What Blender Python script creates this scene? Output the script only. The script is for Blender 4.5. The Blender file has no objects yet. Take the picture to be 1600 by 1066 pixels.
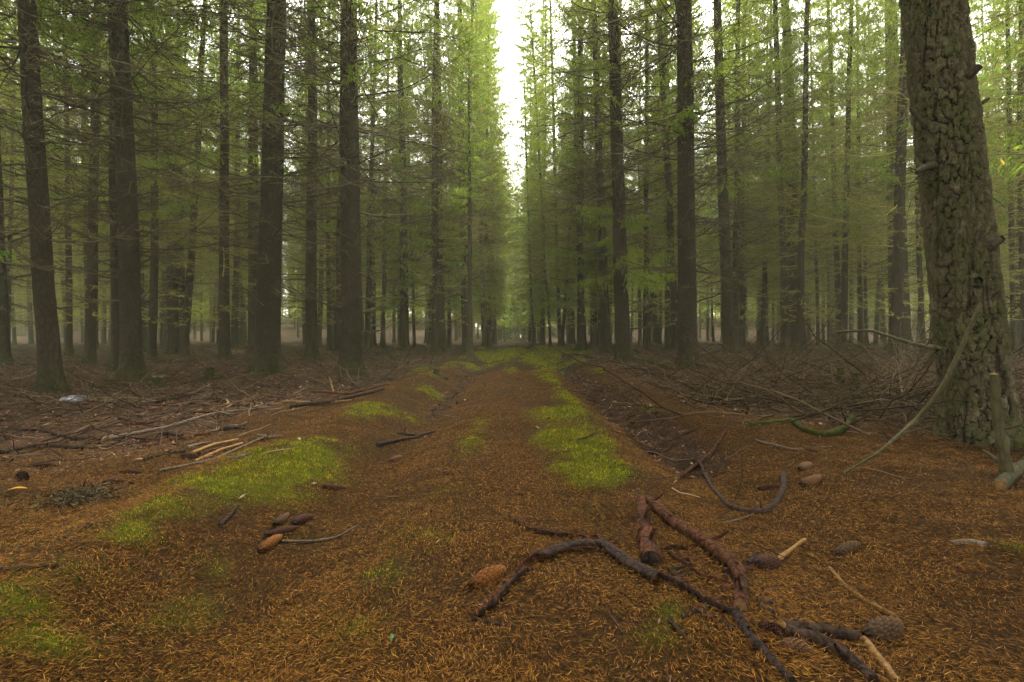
import bpy, math
import numpy as np
from mathutils import Vector, Matrix

rng = np.random.default_rng(7)
SC = bpy.context.scene
COL = SC.collection
PI = math.pi
U = rng.uniform

# ------------------------------------------------------------------ camera
F, CX, CY = 800.0, 800.0, 533.0
HOR = 523.0
CAMZ = 0.95
PITCH = math.atan((CY - HOR) / F)          # looking down a little
cam_d = bpy.data.cameras.new('camera')
cam_d.sensor_width = 36.0
cam_d.lens = 36.0 * F / 1600.0
cam_d.clip_start = 0.05
cam_d.clip_end = 2000
cam = bpy.data.objects.new('camera', cam_d)
cam.location = (0, 0, CAMZ)
cam.rotation_euler = (PI / 2 - PITCH, 0, 0)
COL.objects.link(cam)
SC.camera = cam


def ray(u, v):
    x = (u - CX) / F
    y = -(v - CY) / F
    c, s = math.cos(PITCH), math.sin(PITCH)
    return np.array([x, c + y * s, -s + y * c])       # forward component ~1


def project(p):
    c, s = math.cos(PITCH), math.sin(PITCH)
    q = p[..., 2] - CAMZ
    zc = p[..., 1] * c - q * s
    yc = p[..., 1] * s + q * c
    zc = np.maximum(zc, 1e-3)
    return CX + F * p[..., 0] / zc, CY - F * yc / zc, zc


# ------------------------------------------------------------------ noise
def _hash(i, j, s):
    n = (i.astype(np.int64) * 374761393 + j.astype(np.int64) * 668265263 + s * 974634777) & 0xFFFFFFFF
    n = ((n ^ (n >> 13)) * 1274126177) & 0xFFFFFFFF
    n = n ^ (n >> 16)
    return (n & 0xFFFF) / 65535.0


def vn(x, y, s=0):
    x = np.asarray(x, float); y = np.asarray(y, float)
    i = np.floor(x); j = np.floor(y)
    fx = x - i; fy = y - j
    fx = fx * fx * (3 - 2 * fx); fy = fy * fy * (3 - 2 * fy)
    a = _hash(i, j, s); b = _hash(i + 1, j, s); c = _hash(i, j + 1, s); d = _hash(i + 1, j + 1, s)
    return (a + (b - a) * fx) * (1 - fy) + (c + (d - c) * fx) * fy


def fbm(x, y, s=0, o=4):
    t = 0; a = 0.5; n = 0
    for k in range(o):
        t = t + a * (vn(x, y, s + k) - 0.5); n += a
        x = x * 2.03 + 17.1; y = y * 2.03 - 9.7; a *= 0.5
    return t / n * 2      # about -1..1


def sstep(a, b, x):
    t = np.clip((x - a) / (b - a), 0, 1)
    return t * t * (3 - 2 * t)


def G(x, c, w):
    return np.exp(-((x - c) / w) ** 2)


# ------------------------------------------------------------------ ground shape
def path_c(y):
    return -0.30 + 0.10 * np.sin(np.asarray(y, float) * 0.12 + 0.4)


def H0(x, y):
    x = np.asarray(x, float); y = np.asarray(y, float)
    s = x - path_c(y)
    off = sstep(1.3, 2.6, np.abs(s))
    h = 0.16 * fbm(x * 0.22, y * 0.22, 3) * off
    h = h + off * (0.06 + 0.10 * sstep(2.5, 6, s) * sstep(4, 9, y))
    h = h + 0.035 * fbm(x * 1.3, y * 1.3, 11) * (0.35 + off)
    h = h + 0.012 * fbm(x * 6, y * 6, 23, 3)
    wob = 0.12 * fbm(y * 0.5, y * 0 + 2.0, 31)
    h = h + 0.05 * G(s + wob, 0.15, 0.55)
    h = h - 0.11 * G(s + wob, -0.75, 0.30)
    h = h + 0.16 * G(s + wob, -1.50, 0.33) * (0.75 + 0.5 * fbm(y * 0.9, y * 0 + 7, 41))
    h = h + 0.07 * G(s + wob, 0.97, 0.24)
    h = h - 0.10 * G(s + wob, 1.50, 0.27) * sstep(2.3, 4.0, y)
    h = h + 0.09 * G(s + wob, 2.25, 0.40) * sstep(3.5, 5.5, y)
    h = h + 5.5 * sstep(55, 135, y) * sstep(3.5, 16, np.abs(x))
    return h


def hit(u, v, Hf=H0, dmax=90.0):
    d = ray(u, v)
    if d[2] >= -1e-4:
        t = np.linspace(0.8, dmax, 4000)
    t = np.geomspace(0.8, dmax, 5000)
    z = CAMZ + d[2] * t - Hf(d[0] * t, d[1] * t)
    k = np.argmax(z <= 0) if (z <= 0).any() else len(t) - 1
    return np.array([d[0] * t[k], d[1] * t[k], float(Hf(d[0] * t[k], d[1] * t[k]))])


MOSS_PX = [  # u, v, ru, rv, strength  (patches of moss seen on the ground)
    (425, 722, 95, 38, 1.7), (350, 750, 40, 22, .8), (500, 700, 70, 22, .8), (600, 645, 60, 18, 1.0), (560, 690, 40, 20, .5),
    (882, 655, 46, 22, 1.6), (900, 692, 56, 30, 1.7), (925, 735, 58, 28, 1.3), (880, 620, 26, 20, 1.1), (852, 590, 16, 16, 1.2),
    (845, 563, 26, 9, 2.2), (835, 549, 30, 7, 2.6), (780, 552, 26, 7, 2.4), (880, 545, 22, 6, 1.8), (905, 562, 16, 5, .8),
    (735, 688, 30, 24, .6), (745, 660, 22, 16, .45), (800, 580, 14, 10, .5), (735, 572, 24, 7, .7), (665, 610, 40, 12, .5),
    (950, 800, 55, 24, .6), (905, 800, 36, 18, .42), (640, 830, 60, 45, .5), (600, 900, 50, 50, .6), (560, 975, 60, 50, .5),
    (700, 770, 60, 30, .3), (200, 845, 60, 30, .62), (270, 790, 60, 24, .6), (60, 935, 60, 34, .55), (150, 900, 80, 40, .45), (90, 1010, 100, 40, .5),
    (430, 820, 40, 16, .45), (1045, 970, 34, 18, .5), (1010, 1010, 60, 30, .34), (330, 900, 110, 60, .4), (270, 960, 120, 60, .38),
    (1010, 640, 24, 10, .5), (1300, 545, 40, 6, .5), (940, 580, 14, 6, .6), (1015, 560, 22, 6, .6), (655, 575, 24, 6, .7),
    (990, 905, 40, 30, .3), (450, 1000, 80, 50, .4), (1590, 860, 20, 14, .7),
]
MOSS = []
for (u, v, ru, rv, st) in MOSS_PX:
    st = st * 1.08 if st < .65 else st
    c = hit(u, v); a = hit(u, v - rv); b = hit(u, v + rv)
    MOSS.append((c[0], c[1], ru / F * c[1], max(0.12, (a[1] - b[1]) / 2), st))


def moss_raw(x, y):
    x = np.asarray(x, float); y = np.asarray(y, float)
    wx = x + 0.10 * fbm(x * 3, y * 3, 61); wy = y + 0.15 * fbm(x * 3, y * 3, 67)
    m = np.zeros(np.broadcast(x, y).shape)
    for (cx, cy, rx, ry, st) in MOSS:
        m = np.maximum(m, st * np.exp(-((wx - cx) / rx) ** 2 - ((wy - cy) / ry) ** 2))
    s = x - path_c(y)
    far = sstep(6, 11, y)
    strip = (G(s, 0.97, 0.26) + G(s, -1.5, 0.32) * 0.6 + 0.35 * G(s, 0.1, .3)) * far
    m = np.maximum(m, 0.95 * strip * sstep(-0.35, 0.35, fbm(x * 0.7, y * 0.35, 71) + 0.15))
    return m


def moss_m(x, y):
    m = moss_raw(x, y) * (.45 + .75 * sstep(-.4, .35, fbm(np.asarray(x) * 1.7, np.asarray(y) * 1.2, 75, 3))) * (1.0 + 0.75 * fbm(np.asarray(x) * 3.5, np.asarray(y) * 3.5, 77) + 0.75 * fbm(np.asarray(x) * 14, np.asarray(y) * 14, 79))
    return sstep(0.18, 0.95, m)


def soil_m(x, y):
    s = np.asarray(x) - path_c(y)
    b = G(s, 1.62, 0.33) * sstep(2.8, 4.2, y) * 1.1
    b = b + 0.8 * G(s, -0.78, .2) * sstep(4, 7, y)
    return sstep(0.3, 0.8, b * (1 + 0.5 * fbm(np.asarray(x) * 4, np.asarray(y) * 4, 83)))


def floor_m(x, y):      # grey-brown twig floor away from the track
    x = np.asarray(x, float); y = np.asarray(y, float)
    s = x - path_c(y)
    n = 0.5 * fbm(x * 0.8, y * 0.8, 91)
    left = sstep(-2.0, -2.9, s + 0.4 * n) * sstep(2.4, 3.6, y - 0.25 * (-s - 2) + n)
    right = sstep(1.9, 3.0, s + 0.5 * n) * sstep(4.0, 5.6, y + n)
    return np.clip(left + right, 0, 1)


def H(x, y):
    return H0(x, y) + 0.035 * sstep(0.1, 0.9, moss_raw(x, y)) + 0.05 * soil_m(x, y) * fbm(np.asarray(x) * 5, np.asarray(y) * 5, 97, 3)


def gp(u, v):
    return hit(u, v, H)


# ------------------------------------------------------------------ mesh helpers
def quads_mesh(name, V, Q, mats, smooth=False, attrs=None, tri=None):
    me = bpy.data.meshes.new(name)
    V = np.ascontiguousarray(V, np.float32).reshape(-1, 3)
    Q = np.ascontiguousarray(Q, np.int32).reshape(-1, 4)
    me.vertices.add(len(V)); me.vertices.foreach_set('co', V.ravel())
    me.loops.add(Q.size); me.loops.foreach_set('vertex_index', Q.ravel())
    me.polygons.add(len(Q))
    me.polygons.foreach_set('loop_start', np.arange(0, Q.size, 4, dtype=np.int32))
    if smooth:
        me.polygons.foreach_set('use_smooth', np.ones(len(Q), bool))
    me.update(calc_edges=True)
    for k, a in (attrs or {}).items():
        at = me.attributes.new(k, 'FLOAT', 'POINT')
        at.data.foreach_set('value', np.ascontiguousarray(a, np.float32).ravel())
    for m in (mats if isinstance(mats, (list, tuple)) else [mats]):
        me.materials.append(m)
    me.validate()
    return me


def obj(name, me, parent=None, **kw):
    o = bpy.data.objects.new(name, me)
    COL.objects.link(o)
    if parent is not None:
        o.parent = parent
    for k, v in kw.items():
        o[k] = v
    return o


def empty(name, loc, label, cat, group=None):
    o = bpy.data.objects.new(name, None)
    COL.objects.link(o)
    o.location = loc
    o.empty_display_size = 0.2
    o['label'] = label; o['category'] = cat
    if group: o['group'] = group
    return o


class MB:
    def __init__(s):
        s.v = []; s.q = []; s.n = 0; s.m = []

    def add(s, V, Q, mat=0):
        V = np.asarray(V, float).reshape(-1, 3); Q = np.asarray(Q, int).reshape(-1, 4)
        s.v.append(V); s.q.append(Q + s.n); s.n += len(V); s.m.append(np.full(len(Q), mat, np.int32))

    def mesh(s, name, mats, smooth=False):
        me = quads_mesh(name, np.concatenate(s.v), np.concatenate(s.q), mats, smooth)
        if isinstance(mats, (list, tuple)) and len(mats) > 1:
            me.polygons.foreach_set('material_index', np.concatenate(s.m)[:len(me.polygons)])
        return me


def norm(a):
    return a / np.maximum(np.linalg.norm(a, axis=-1, keepdims=True), 1e-9)


def tubes(P, R, k=4, arc=2 * PI, a0=0.0):
    """P [T,N,3] centre lines, R [T,N] radii -> verts, quads"""
    P = np.asarray(P, float); R = np.asarray(R, float)
    T, N, _ = P.shape
    t = norm(np.gradient(P, axis=1))
    mean = norm(P[:, -1] - P[:, 0] + 1e-6)
    ref = np.where(np.abs(mean[:, 2:3]) > 0.85, np.array([[1., 0, 0]]), np.array([[0, 0, 1.]]))[:, None, :]
    n1 = norm(np.cross(t, np.broadcast_to(ref, t.shape)))
    n2 = np.cross(n1, t)
    closed = arc > 6.2
    m = k if closed else k + 1
    a = np.reshape(a0, (-1, 1)) + np.arange(m)[None] * arc / k        # a0 may change along the line (twist)
    V = P[:, :, None, :] + R[:, :, None, None] * (np.cos(a)[None, :, :, None] * n1[:, :, None, :] + np.sin(a)[None, :, :, None] * n2[:, :, None, :])
    idx = np.arange(T * N * m).reshape(T, N, m)
    if closed:
        nx = np.roll(idx, -1, axis=2)
        Q = np.stack([idx[:, :-1], nx[:, :-1], nx[:, 1:], idx[:, 1:]], -1)
    else:
        Q = np.stack([idx[:, :-1, :-1], idx[:, :-1, 1:], idx[:, 1:, 1:], idx[:, 1:, :-1]], -1)
    return V.reshape(-1, 3), Q.reshape(-1, 4)


def diamonds(A, B, W):
    """leaf shaped quads from A to B with half width vector W"""
    M = A + (B - A) * 0.45
    V = np.stack([A, M + W, B, M - W], 1).reshape(-1, 3)
    Q = np.arange(len(V)).reshape(-1, 4)
    return V, Q


def lines(o, d, L, n, up, sag, wig, r):
    """n-point curved lines: o[T,3] start, d[T,3] direction, L[T], up[T]/sag[T] curvature, wiggle"""
    T = len(o)
    t = np.linspace(0, 1, n)[None, :, None]
    P = o[:, None, :] + d[:, None, :] * L[:, None, None] * t
    P[:, :, 2] += L[:, None] * (up[:, None] * t[:, :, 0] ** 2 - sag[:, None] * t[:, :, 0])
    w = r.normal(size=(T, n, 3)) * wig * L[:, None, None]
    w[:, 0] = 0
    P += np.cumsum(w, axis=1) * 0.6
    return P


# ------------------------------------------------------------------ materials
def new_mat(name):
    m = bpy.data.materials.new(name); m.use_nodes = True
    nt = m.node_tree
    for n in list(nt.nodes): nt.nodes.remove(n)
    out = nt.nodes.new('ShaderNodeOutputMaterial')
    return m, nt, out


class NT:
    def __init__(s, nt): s.nt = nt

    def n(s, t, **kw):
        x = s.nt.nodes.new(t)
        for k, v in kw.items():
            if k.startswith('i_'):
                x.inputs[k[2:].replace('_', ' ')].default_value = v
            else:
                setattr(x, k, v)
        return x

    def l(s, a, b): s.nt.links.new(a, b)

    def ramp(s, fac, stops, interp='LINEAR'):
        r = s.n('ShaderNodeValToRGB'); cr = r.color_ramp; cr.interpolation = interp
        while len(cr.elements) < len(stops): cr.elements.new(0.5)
        for e, (p, c) in zip(cr.elements, stops):
            e.position = p; e.color = (*c, 1) if len(c) == 3 else c
        s.l(fac, r.inputs[0]); return r.outputs[0]

    def noise(s, vec, scale, detail=4, rough=.55, out='Fac'):
        x = s.n('ShaderNodeTexNoise'); x.inputs['Scale'].default_value = scale
        x.inputs['Detail'].default_value = detail; x.inputs['Roughness'].default_value = rough
        if vec is not None: s.l(vec, x.inputs['Vector'])
        return x.outputs[out]

    def mix(s, fac, a, b, mode='MIX'):
        x = s.n('ShaderNodeMix', data_type='RGBA', blend_type=mode)
        for k, v in ((0, fac), (6, a), (7, b)):
            if isinstance(v, (int, float)): x.inputs[k].default_value = v
            elif isinstance(v, tuple): x.inputs[k].default_value = (*v, 1)
            else: s.l(v, x.inputs[k])
        return x.outputs[2]

    def math(s, op, a, b=None, clamp=False):
        x = s.n('ShaderNodeMath', operation=op, use_clamp=clamp)
        for k, v in ((0, a), (1, b)):
            if v is None: continue
            if isinstance(v, (int, float)): x.inputs[k].default_value = v
            else: s.l(v, x.inputs[k])
        return x.outputs[0]

    def mapping(s, vec, sc):
        x = s.n('ShaderNodeMapping'); x.inputs['Scale'].default_value = sc
        s.l(vec, x.inputs['Vector']); return x.outputs[0]

    def bump(s, h, dist, strength=1.0):
        x = s.n('ShaderNodeBump'); x.inputs['Distance'].default_value = dist
        x.inputs['Strength'].default_value = strength
        s.l(h, x.inputs['Height']); return x.outputs[0]

    def bsdf(s, out, col, rough=.9, bump=None, spec=.25):
        b = s.n('ShaderNodeBsdfPrincipled')
        if isinstance(col, tuple): b.inputs['Base Color'].default_value = (*col, 1)
        else: s.l(col, b.inputs['Base Color'])
        if isinstance(rough, (int, float)): b.inputs['Roughness'].default_value = rough
        else: s.l(rough, b.inputs['Roughness'])
        b.inputs['Specular IOR Level'].default_value = spec
        if bump is not None: s.l(bump, b.inputs['Normal'])
        s.l(b.outputs[0], out.inputs[0]); return b


def island_mat(name, stops, rough=.9, spec=.03, transl=None, tint=None):
    m, nt, out = new_mat(name); N = NT(nt)
    g = N.n('ShaderNodeNewGeometry')
    c = N.ramp(g.outputs['Random Per Island'], stops)
    if tint:
        oi = N.n('ShaderNodeObjectInfo')
        c = N.mix(N.math('MULTIPLY', oi.outputs['Random'], tint[1]), c, tint[0])
    b = N.bsdf(out, c, rough, None, spec)
    if transl:
        tr = N.n('ShaderNodeBsdfTranslucent')
        N.l(N.mix(1.0, c, transl[1], 'MULTIPLY'), tr.inputs[0])
        mx = N.n('ShaderNodeMixShader'); mx.inputs[0].default_value = transl[0]
        N.l(b.outputs[0], mx.inputs[1]); N.l(tr.outputs[0], mx.inputs[2]); N.l(mx.outputs[0], out.inputs[0])
    return m


def bark_mat(name, dark, mid, light, sc, bumpd, lichen=None, stretch=1.0, rough=.92, spec=.05):
    m, nt, out = new_mat(name); N = NT(nt)
    tc = N.n('ShaderNodeTexCoord'); oi = N.n('ShaderNodeObjectInfo')
    add = N.n('ShaderNodeVectorMath', operation='ADD')
    sclr = N.n('ShaderNodeVectorMath', operation='SCALE'); 
    comb = N.n('ShaderNodeCombineXYZ')
    for k in range(3): N.l(oi.outputs['Random'], comb.inputs[k])
    N.l(comb.outputs[0], sclr.inputs[0]); sclr.inputs['Scale'].default_value = 37.0
    N.l(tc.outputs['Object'], add.inputs[0]); N.l(sclr.outputs[0], add.inputs[1])
    p = N.mapping(add.outputs[0], (sc, sc, sc * stretch))
    wob = N.noise(p, 1.7, 3, .6, 'Color')
    pm = N.mix(0.16, p, wob)
    v = N.n('ShaderNodeTexVoronoi', feature='DISTANCE_TO_EDGE'); v.inputs['Scale'].default_value = 1.0; N.l(pm, v.inputs['Vector'])
    v2 = N.n('ShaderNodeTexVoronoi', feature='F1'); v2.inputs['Scale'].default_value = 1.0; N.l(pm, v2.inputs['Vector'])
    fine = N.noise(p, 3.0, 6, .65)
    big = N.noise(add.outputs[0], 1.3, 3, .6)
    h = N.math('ADD', N.math('MULTIPLY', N.math('MINIMUM', v.outputs['Distance'], .18), 2.2), N.math('MULTIPLY', fine, .9))
    f = N.math('ADD', N.math('MULTIPLY', h, .55), N.math('MULTIPLY', big, .45))
    c = N.ramp(f, [(.25, dark), (.52, mid), (.78, light)])
    c = N.mix(N.math('MULTIPLY', v2.outputs['Color'], .35), c, mid)
    c = N.mix(N.math('MULTIPLY', oi.outputs['Random'], .45), c, N.mix(1.0, c, (.45, .48, .5), 'MULTIPLY'))
    if lichen:
        ln = N.ramp(N.noise(add.outputs[0], 5.0, 5, .7), [(.50, (0, 0, 0)), (.66, (1, 1, 1))])
        c = N.mix(N.math('MULTIPLY', ln, lichen[1]), c, lichen[0])
    sep = N.n('ShaderNodeSeparateXYZ'); N.l(tc.outputs['Object'], sep.inputs[0])
    if lichen and len(lichen) > 2:      # moss climbing the foot of the trunk
        mz = N.math('SUBTRACT', 1.0, N.math('MULTIPLY', sep.outputs[2], lichen[2]), True)
        mm = N.math('MULTIPLY', mz, N.ramp(N.noise(add.outputs[0], 9, 4, .7), [(.35, (0, 0, 0)), (.6, (1, 1, 1))]))
        c = N.mix(N.math('MULTIPLY', mm, .75), c, (.026, .032, .007))
    N.bsdf(out, c, rough, N.bump(h, bumpd), spec)
    return m


M = {}
M['bark'] = bark_mat('spruce bark', (0.004892, 0.003453, 0.002284), (0.01467, 0.01001, 0.006524), (0.03214, 0.02279, 0.01501), 16, .035, ((0.02818, 0.02673, 0.01305), .35, 1.6), .55)
M['pinebark'] = None
M['twig'] = island_mat('dead twig', [(0, (.020, .015, .009)), (.5, (.055, .045, .024)), (1, (.115, .10, .048))], .9, .03)
M['deadtwig'] = island_mat('lichen twig lightened as glow', [(0, (0.05363, 0.04576, 0.01375)), (.5, (0.1609, 0.1478, 0.0385)), (1, (0.3038, 0.2816, 0.07563))], .9, .03)  # lichen olive, lightened to put the understory glow into the colour
M['brush'] = island_mat('brush twig', [(0, (0.01045, 0.006314, 0.003465)), (.5, (0.03396, 0.0212, 0.01155)), (.85, (0.06792, 0.0451, 0.02502)), (1, (0.1045, 0.07667, 0.0385))], .9, .03)
M['bough'] = bark_mat('dead bough', (.010, .008, .005), (.026, .020, .012), (.06, .048, .028), 30, .004, ((.05, .052, .02), .4), .5)
M['leaf'] = island_mat('spruce needle', [(0, (0.02352, 0.04378, 0.00936)), (.35, (0.06115, 0.1004, 0.01871)), (.8, (0.1176, 0.1609, 0.0294)), (.93, (0.1529, 0.1802, 0.04009)), (.965, (0.1999, 0.1159, 0.04678)), (1, (0.2352, 0.1416, 0.06015))],
                       .8, .05, (.5, (2.55, 2.7, 1.2)), ((.100, .110, .02), .5))
M['needle'] = island_mat('fallen needle', [(0, (0.00927, 0.004423, 0.00135)), (.3, (0.0309, 0.01278, 0.00243)), (.6, (0.0721, 0.02948, 0.00414)), (.9, (0.1391, 0.06093, 0.00855)), (1, (0.2163, 0.1101, 0.0243))], .85, .05)
M['litter'] = island_mat('twig litter', [(0, (0.0072, 0.0049, 0.0033)), (.5, (0.03024, 0.0189, 0.01188)), (.85, (0.072, 0.0462, 0.02838)), (1, (0.1584, 0.105, 0.0561))], .9, .03)
M['chip'] = island_mat('bark chip', [(0, (.014, .008, .006)), (.5, (.050, .024, .015)), (.9, (.10, .048, .03)), (1, (.22, .15, .09))], .9, .03)
M['mossblade'] = island_mat('moss', [(0, (0.0234, 0.0297, 0.0024)), (.5, (0.0975, 0.1148, 0.0036)), (.85, (0.208, 0.2228, 0.0072)), (1, (0.221, 0.135, 0.0144))], .85, .03, (.35, (1.7, 1.7, .8)))
def moss_mat():
    m, nt, out = new_mat('moss blade'); N = NT(nt)
    g = N.n('ShaderNodeNewGeometry'); tc = N.n('ShaderNodeTexCoord')
    c = N.ramp(g.outputs['Random Per Island'], [(0, (.022, .028, .003)), (.5, (.085, .100, .004)), (.85, (.17, .185, .008)), (1, (.17, .10, .012))])
    f = N.ramp(N.noise(tc.outputs['Object'], 7.0, 4, .65), [(.36, (.36, .42, .45)), (.60, (1.3, 1.22, 1))])
    c = N.mix(1.0, c, f, 'MULTIPLY')
    b = N.bsdf(out, c, .9, None, .03)
    tr = N.n('ShaderNodeBsdfTranslucent'); N.l(N.mix(1.0, c, (1.7, 1.7, .8), 'MULTIPLY'), tr.inputs[0])
    mx = N.n('ShaderNodeMixShader'); mx.inputs[0].default_value = .35
    N.l(b.outputs[0], mx.inputs[1]); N.l(tr.outputs[0], mx.inputs[2]); N.l(mx.outputs[0], out.inputs[0])
    return m


M['mossblade'] = moss_mat()
M['grassblade'] = island_mat('thin grass', [(0, (.010, .015, .003)), (.5, (.030, .036, .006)), (1, (.10, .07, .015))], .85, .03, (.3, (1.6, 1.6, .9)))


def ground_mat():
    m, nt, out = new_mat('forest floor'); N = NT(nt)
    tc = N.n('ShaderNodeTexCoord'); p = tc.outputs['Object']
    at = lambda k: N.n('ShaderNodeAttribute', attribute_name=k).outputs['Fac']
    n1 = N.noise(p, 2.2, 6, .65); n2 = N.noise(p, 38, 5, .7); n3 = N.noise(N.mapping(p, (1, .5, 1)), 110, 3, .7)
    needle = N.ramp(N.math('ADD', N.math('MULTIPLY', n2, .5), N.math('MULTIPLY', n3, .5)), [(.30, (0.004725, 0.002618, 0.00108)), (.48, (0.01733, 0.007855, 0.00198)), (.62, (0.0399, 0.01763, 0.00342)), (.75, (0.0735, 0.03424, 0.0072))])
    flo = N.ramp(N.math('ADD', N.math('MULTIPLY', n2, .6), N.math('MULTIPLY', n1, .4)), [(.32, (.012, .007, .0045)), (.5, (.038, .022, .0135)), (.66, (.075, .046, .028))])
    soil = N.ramp(n2, [(.3, (.006, .004, .003)), (.6, (.022, .012, .007)), (.8, (.045, .022, .012))])
    moss = N.ramp(N.math('ADD', N.math('MULTIPLY', n2, .5), N.math('MULTIPLY', n3, .5)), [(.3, (0.01418, 0.01785, 0.0018)), (.5, (0.04556, 0.0546, 0.0027)), (.7, (0.09112, 0.09975, 0.0054))])
    c = N.mix(at('floor'), needle, flo)
    c = N.mix(at('soil'), c, soil)
    c = N.mix(at('moss'), c, moss)
    c = N.mix(N.ramp(n1, [(.4, (.45, .45, .45)), (.62, (0, 0, 0))]), c, N.mix(.6, c, (.02, .012, .008)))
    h = N.math('ADD', N.math('MULTIPLY', n2, 1.0), N.math('MULTIPLY', n3, .5))
    N.bsdf(out, c, .95, N.bump(h, .03), .03)
    return m


M['ground'] = ground_mat()
M['redbark'] = bark_mat('red bark', (.007, .003, .0018), (.036, .0125, .0056), (.085, .034, .016), 34, .016, ((.010, .0055, .0038), .8), .5, .85)
M['darkbark'] = bark_mat('wet dark bark', (.005, .004, .0035), (.013, .009, .007), (.040, .020, .013), 34, .010, None, .3, .75)
M['wood'] = bark_mat('bare wood', (0.0375, 0.018, 0.0062), (0.0975, 0.0504, 0.01612), (0.18, 0.108, 0.0403), 34, .002, None, .15, .7)
M['greystick'] = bark_mat('grey stick', (.016, .011, .008), (.05, .036, .024), (.10, .075, .048), 34, .003, None, .2, .8)
M['mossystick'] = bark_mat('mossy stick', (0.0068, 0.006, 0.00256), (0.017, 0.018, 0.00384), (0.0374, 0.042, 0.00576), 40, .006, ((0.034, 0.0432, 0.00448), .8), .7, .95)
M['palestick'] = bark_mat('lichen stick', (0.008928, 0.006944, 0.002976), (0.02976, 0.02381, 0.01091), (0.05456, 0.04563, 0.02083), 34, .003, ((0.02579, 0.02877, 0.008928), .6), .3, .85)
M['log'] = bark_mat('log bark', (.005, .0032, .0022), (.015, .0085, .0055), (.036, .021, .0135), 30, .012, None, .4, .85)


def cone_mat(name, dark, mid, light):
    m, nt, out = new_mat(name); N = NT(nt)
    g = N.n('ShaderNodeNewGeometry'); at = N.n('ShaderNodeAttribute', attribute_name='tip').outputs['Fac']
    tc = N.n('ShaderNodeTexCoord')
    c = N.ramp(N.math('ADD', N.math('MULTIPLY', at, .8), N.math('MULTIPLY', N.noise(tc.outputs['Object'], 60, 4), .35)), [(.15, dark), (.55, mid), (1, light)])
    N.bsdf(out, c, .8, None, .06)
    return m


M['cone_orange'] = cone_mat('orange cone', (0.00558, 0.002063, 0.000675), (0.06045, 0.02063, 0.00405), (0.1395, 0.05775, 0.0135))
M['cone_brown'] = cone_mat('purple brown cone', (0.00248, 0.001375, 0.0009), (0.0186, 0.00715, 0.0045), (0.0527, 0.0209, 0.0126))
M['cone_grey'] = cone_mat('weathered cone', (0.0031, 0.001925, 0.001125), (0.0248, 0.0132, 0.0063), (0.0682, 0.0385, 0.0189))
M['cone_tan'] = cone_mat('tan cone', (0.00868, 0.0044, 0.0018), (0.0527, 0.0242, 0.0108), (0.1178, 0.06325, 0.0306))

# ------------------------------------------------------------------ ground
def axis(lims):
    out = []
    for a, b, s0, s1 in lims:
        n = max(2, int(round((b - a) / ((s0 + s1) / 2))))
        t = np.linspace(0, 1, n, endpoint=False)
        w = s0 + (s1 - s0) * t
        c = np.concatenate([[0], np.cumsum(w)[:-1]]) / np.sum(w)
        out.append(a + (b - a) * c)
    out.append([lims[-1][1]])
    return np.concatenate(out)


XH = axis([(0, 4, .045, .045), (4, 12, .05, .25), (12, 40, .25, 2.0), (40, 150, 2, 10)])
XS = np.concatenate([-XH[:0:-1], XH])
YS = axis([(-40, -4, 6, .6), (-4, 1.0, .4, .06), (1.0, 5, .035, .05), (5, 14, .05, .16), (14, 40, .16, .9), (40, 150, .9, 6)])
gx, gy = np.meshgrid(XS, YS)
gz = H(gx, gy)
GV = np.stack([gx, gy, gz], -1).reshape(-1, 3)
ii = np.arange(GV.shape[0]).reshape(gx.shape)
GQ = np.stack([ii[:-1, :-1], ii[:-1, 1:], ii[1:, 1:], ii[1:, :-1]], -1).reshape(-1, 4)
cen = GV[GQ].mean(1)
on = np.abs(cen[:, 0] - path_c(cen[:, 1])) < 1.75
amoss, asoil, afloor = moss_m(GV[:, 0], GV[:, 1]), soil_m(GV[:, 0], GV[:, 1]), floor_m(GV[:, 0], GV[:, 1])


def sub_mesh(name, sel):
    q = GQ[sel]; used, inv = np.unique(q, return_inverse=True)
    return quads_mesh(name, GV[used], inv.reshape(-1, 4), M['ground'], True, {'moss': amoss[used], 'soil': asoil[used], 'floor': afloor[used]})


obj('ground', sub_mesh('ground', ~on), kind='structure')
obj('path', sub_mesh('path', on), kind='structure')


# ------------------------------------------------------------------ scattered ground cover (stuff)
def in_view(x, y, m=1.2):
    return np.abs(x) < y * 1.02 + m


def scatter(n, y0, y1, p=1.0, m=1.2):
    """points in front of the camera, areal density falling as 1/y**p"""
    t = U(0, 1, n)
    e = 2 - p
    y = (y0 ** e + t * (y1 ** e - y0 ** e)) ** (1 / e) if abs(e) > 1e-6 else y0 * (y1 / y0) ** t
    x = U(-1, 1, n) * (y * 1.02 + m)
    return x, y


def flat_pieces(x, y, L, W, tilt, lift, flow=None):
    n = len(x)
    a = U(0, 2 * PI, n) if flow is None else flow; e = rng.normal(0, tilt, n)
    d = np.stack([np.cos(a) * np.cos(e), np.sin(a) * np.cos(e), np.sin(e)], -1)
    w = norm(np.cross(d, np.array([0, 0, 1.])) + rng.normal(0, .35, (n, 3)))
    c = np.stack([x, y, H(x, y) + lift + np.abs(d[:, 2]) * L / 2 * .8], -1)
    return diamonds(c - d * L[:, None] / 2, c + d * L[:, None] / 2, w * W[:, None])


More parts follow.
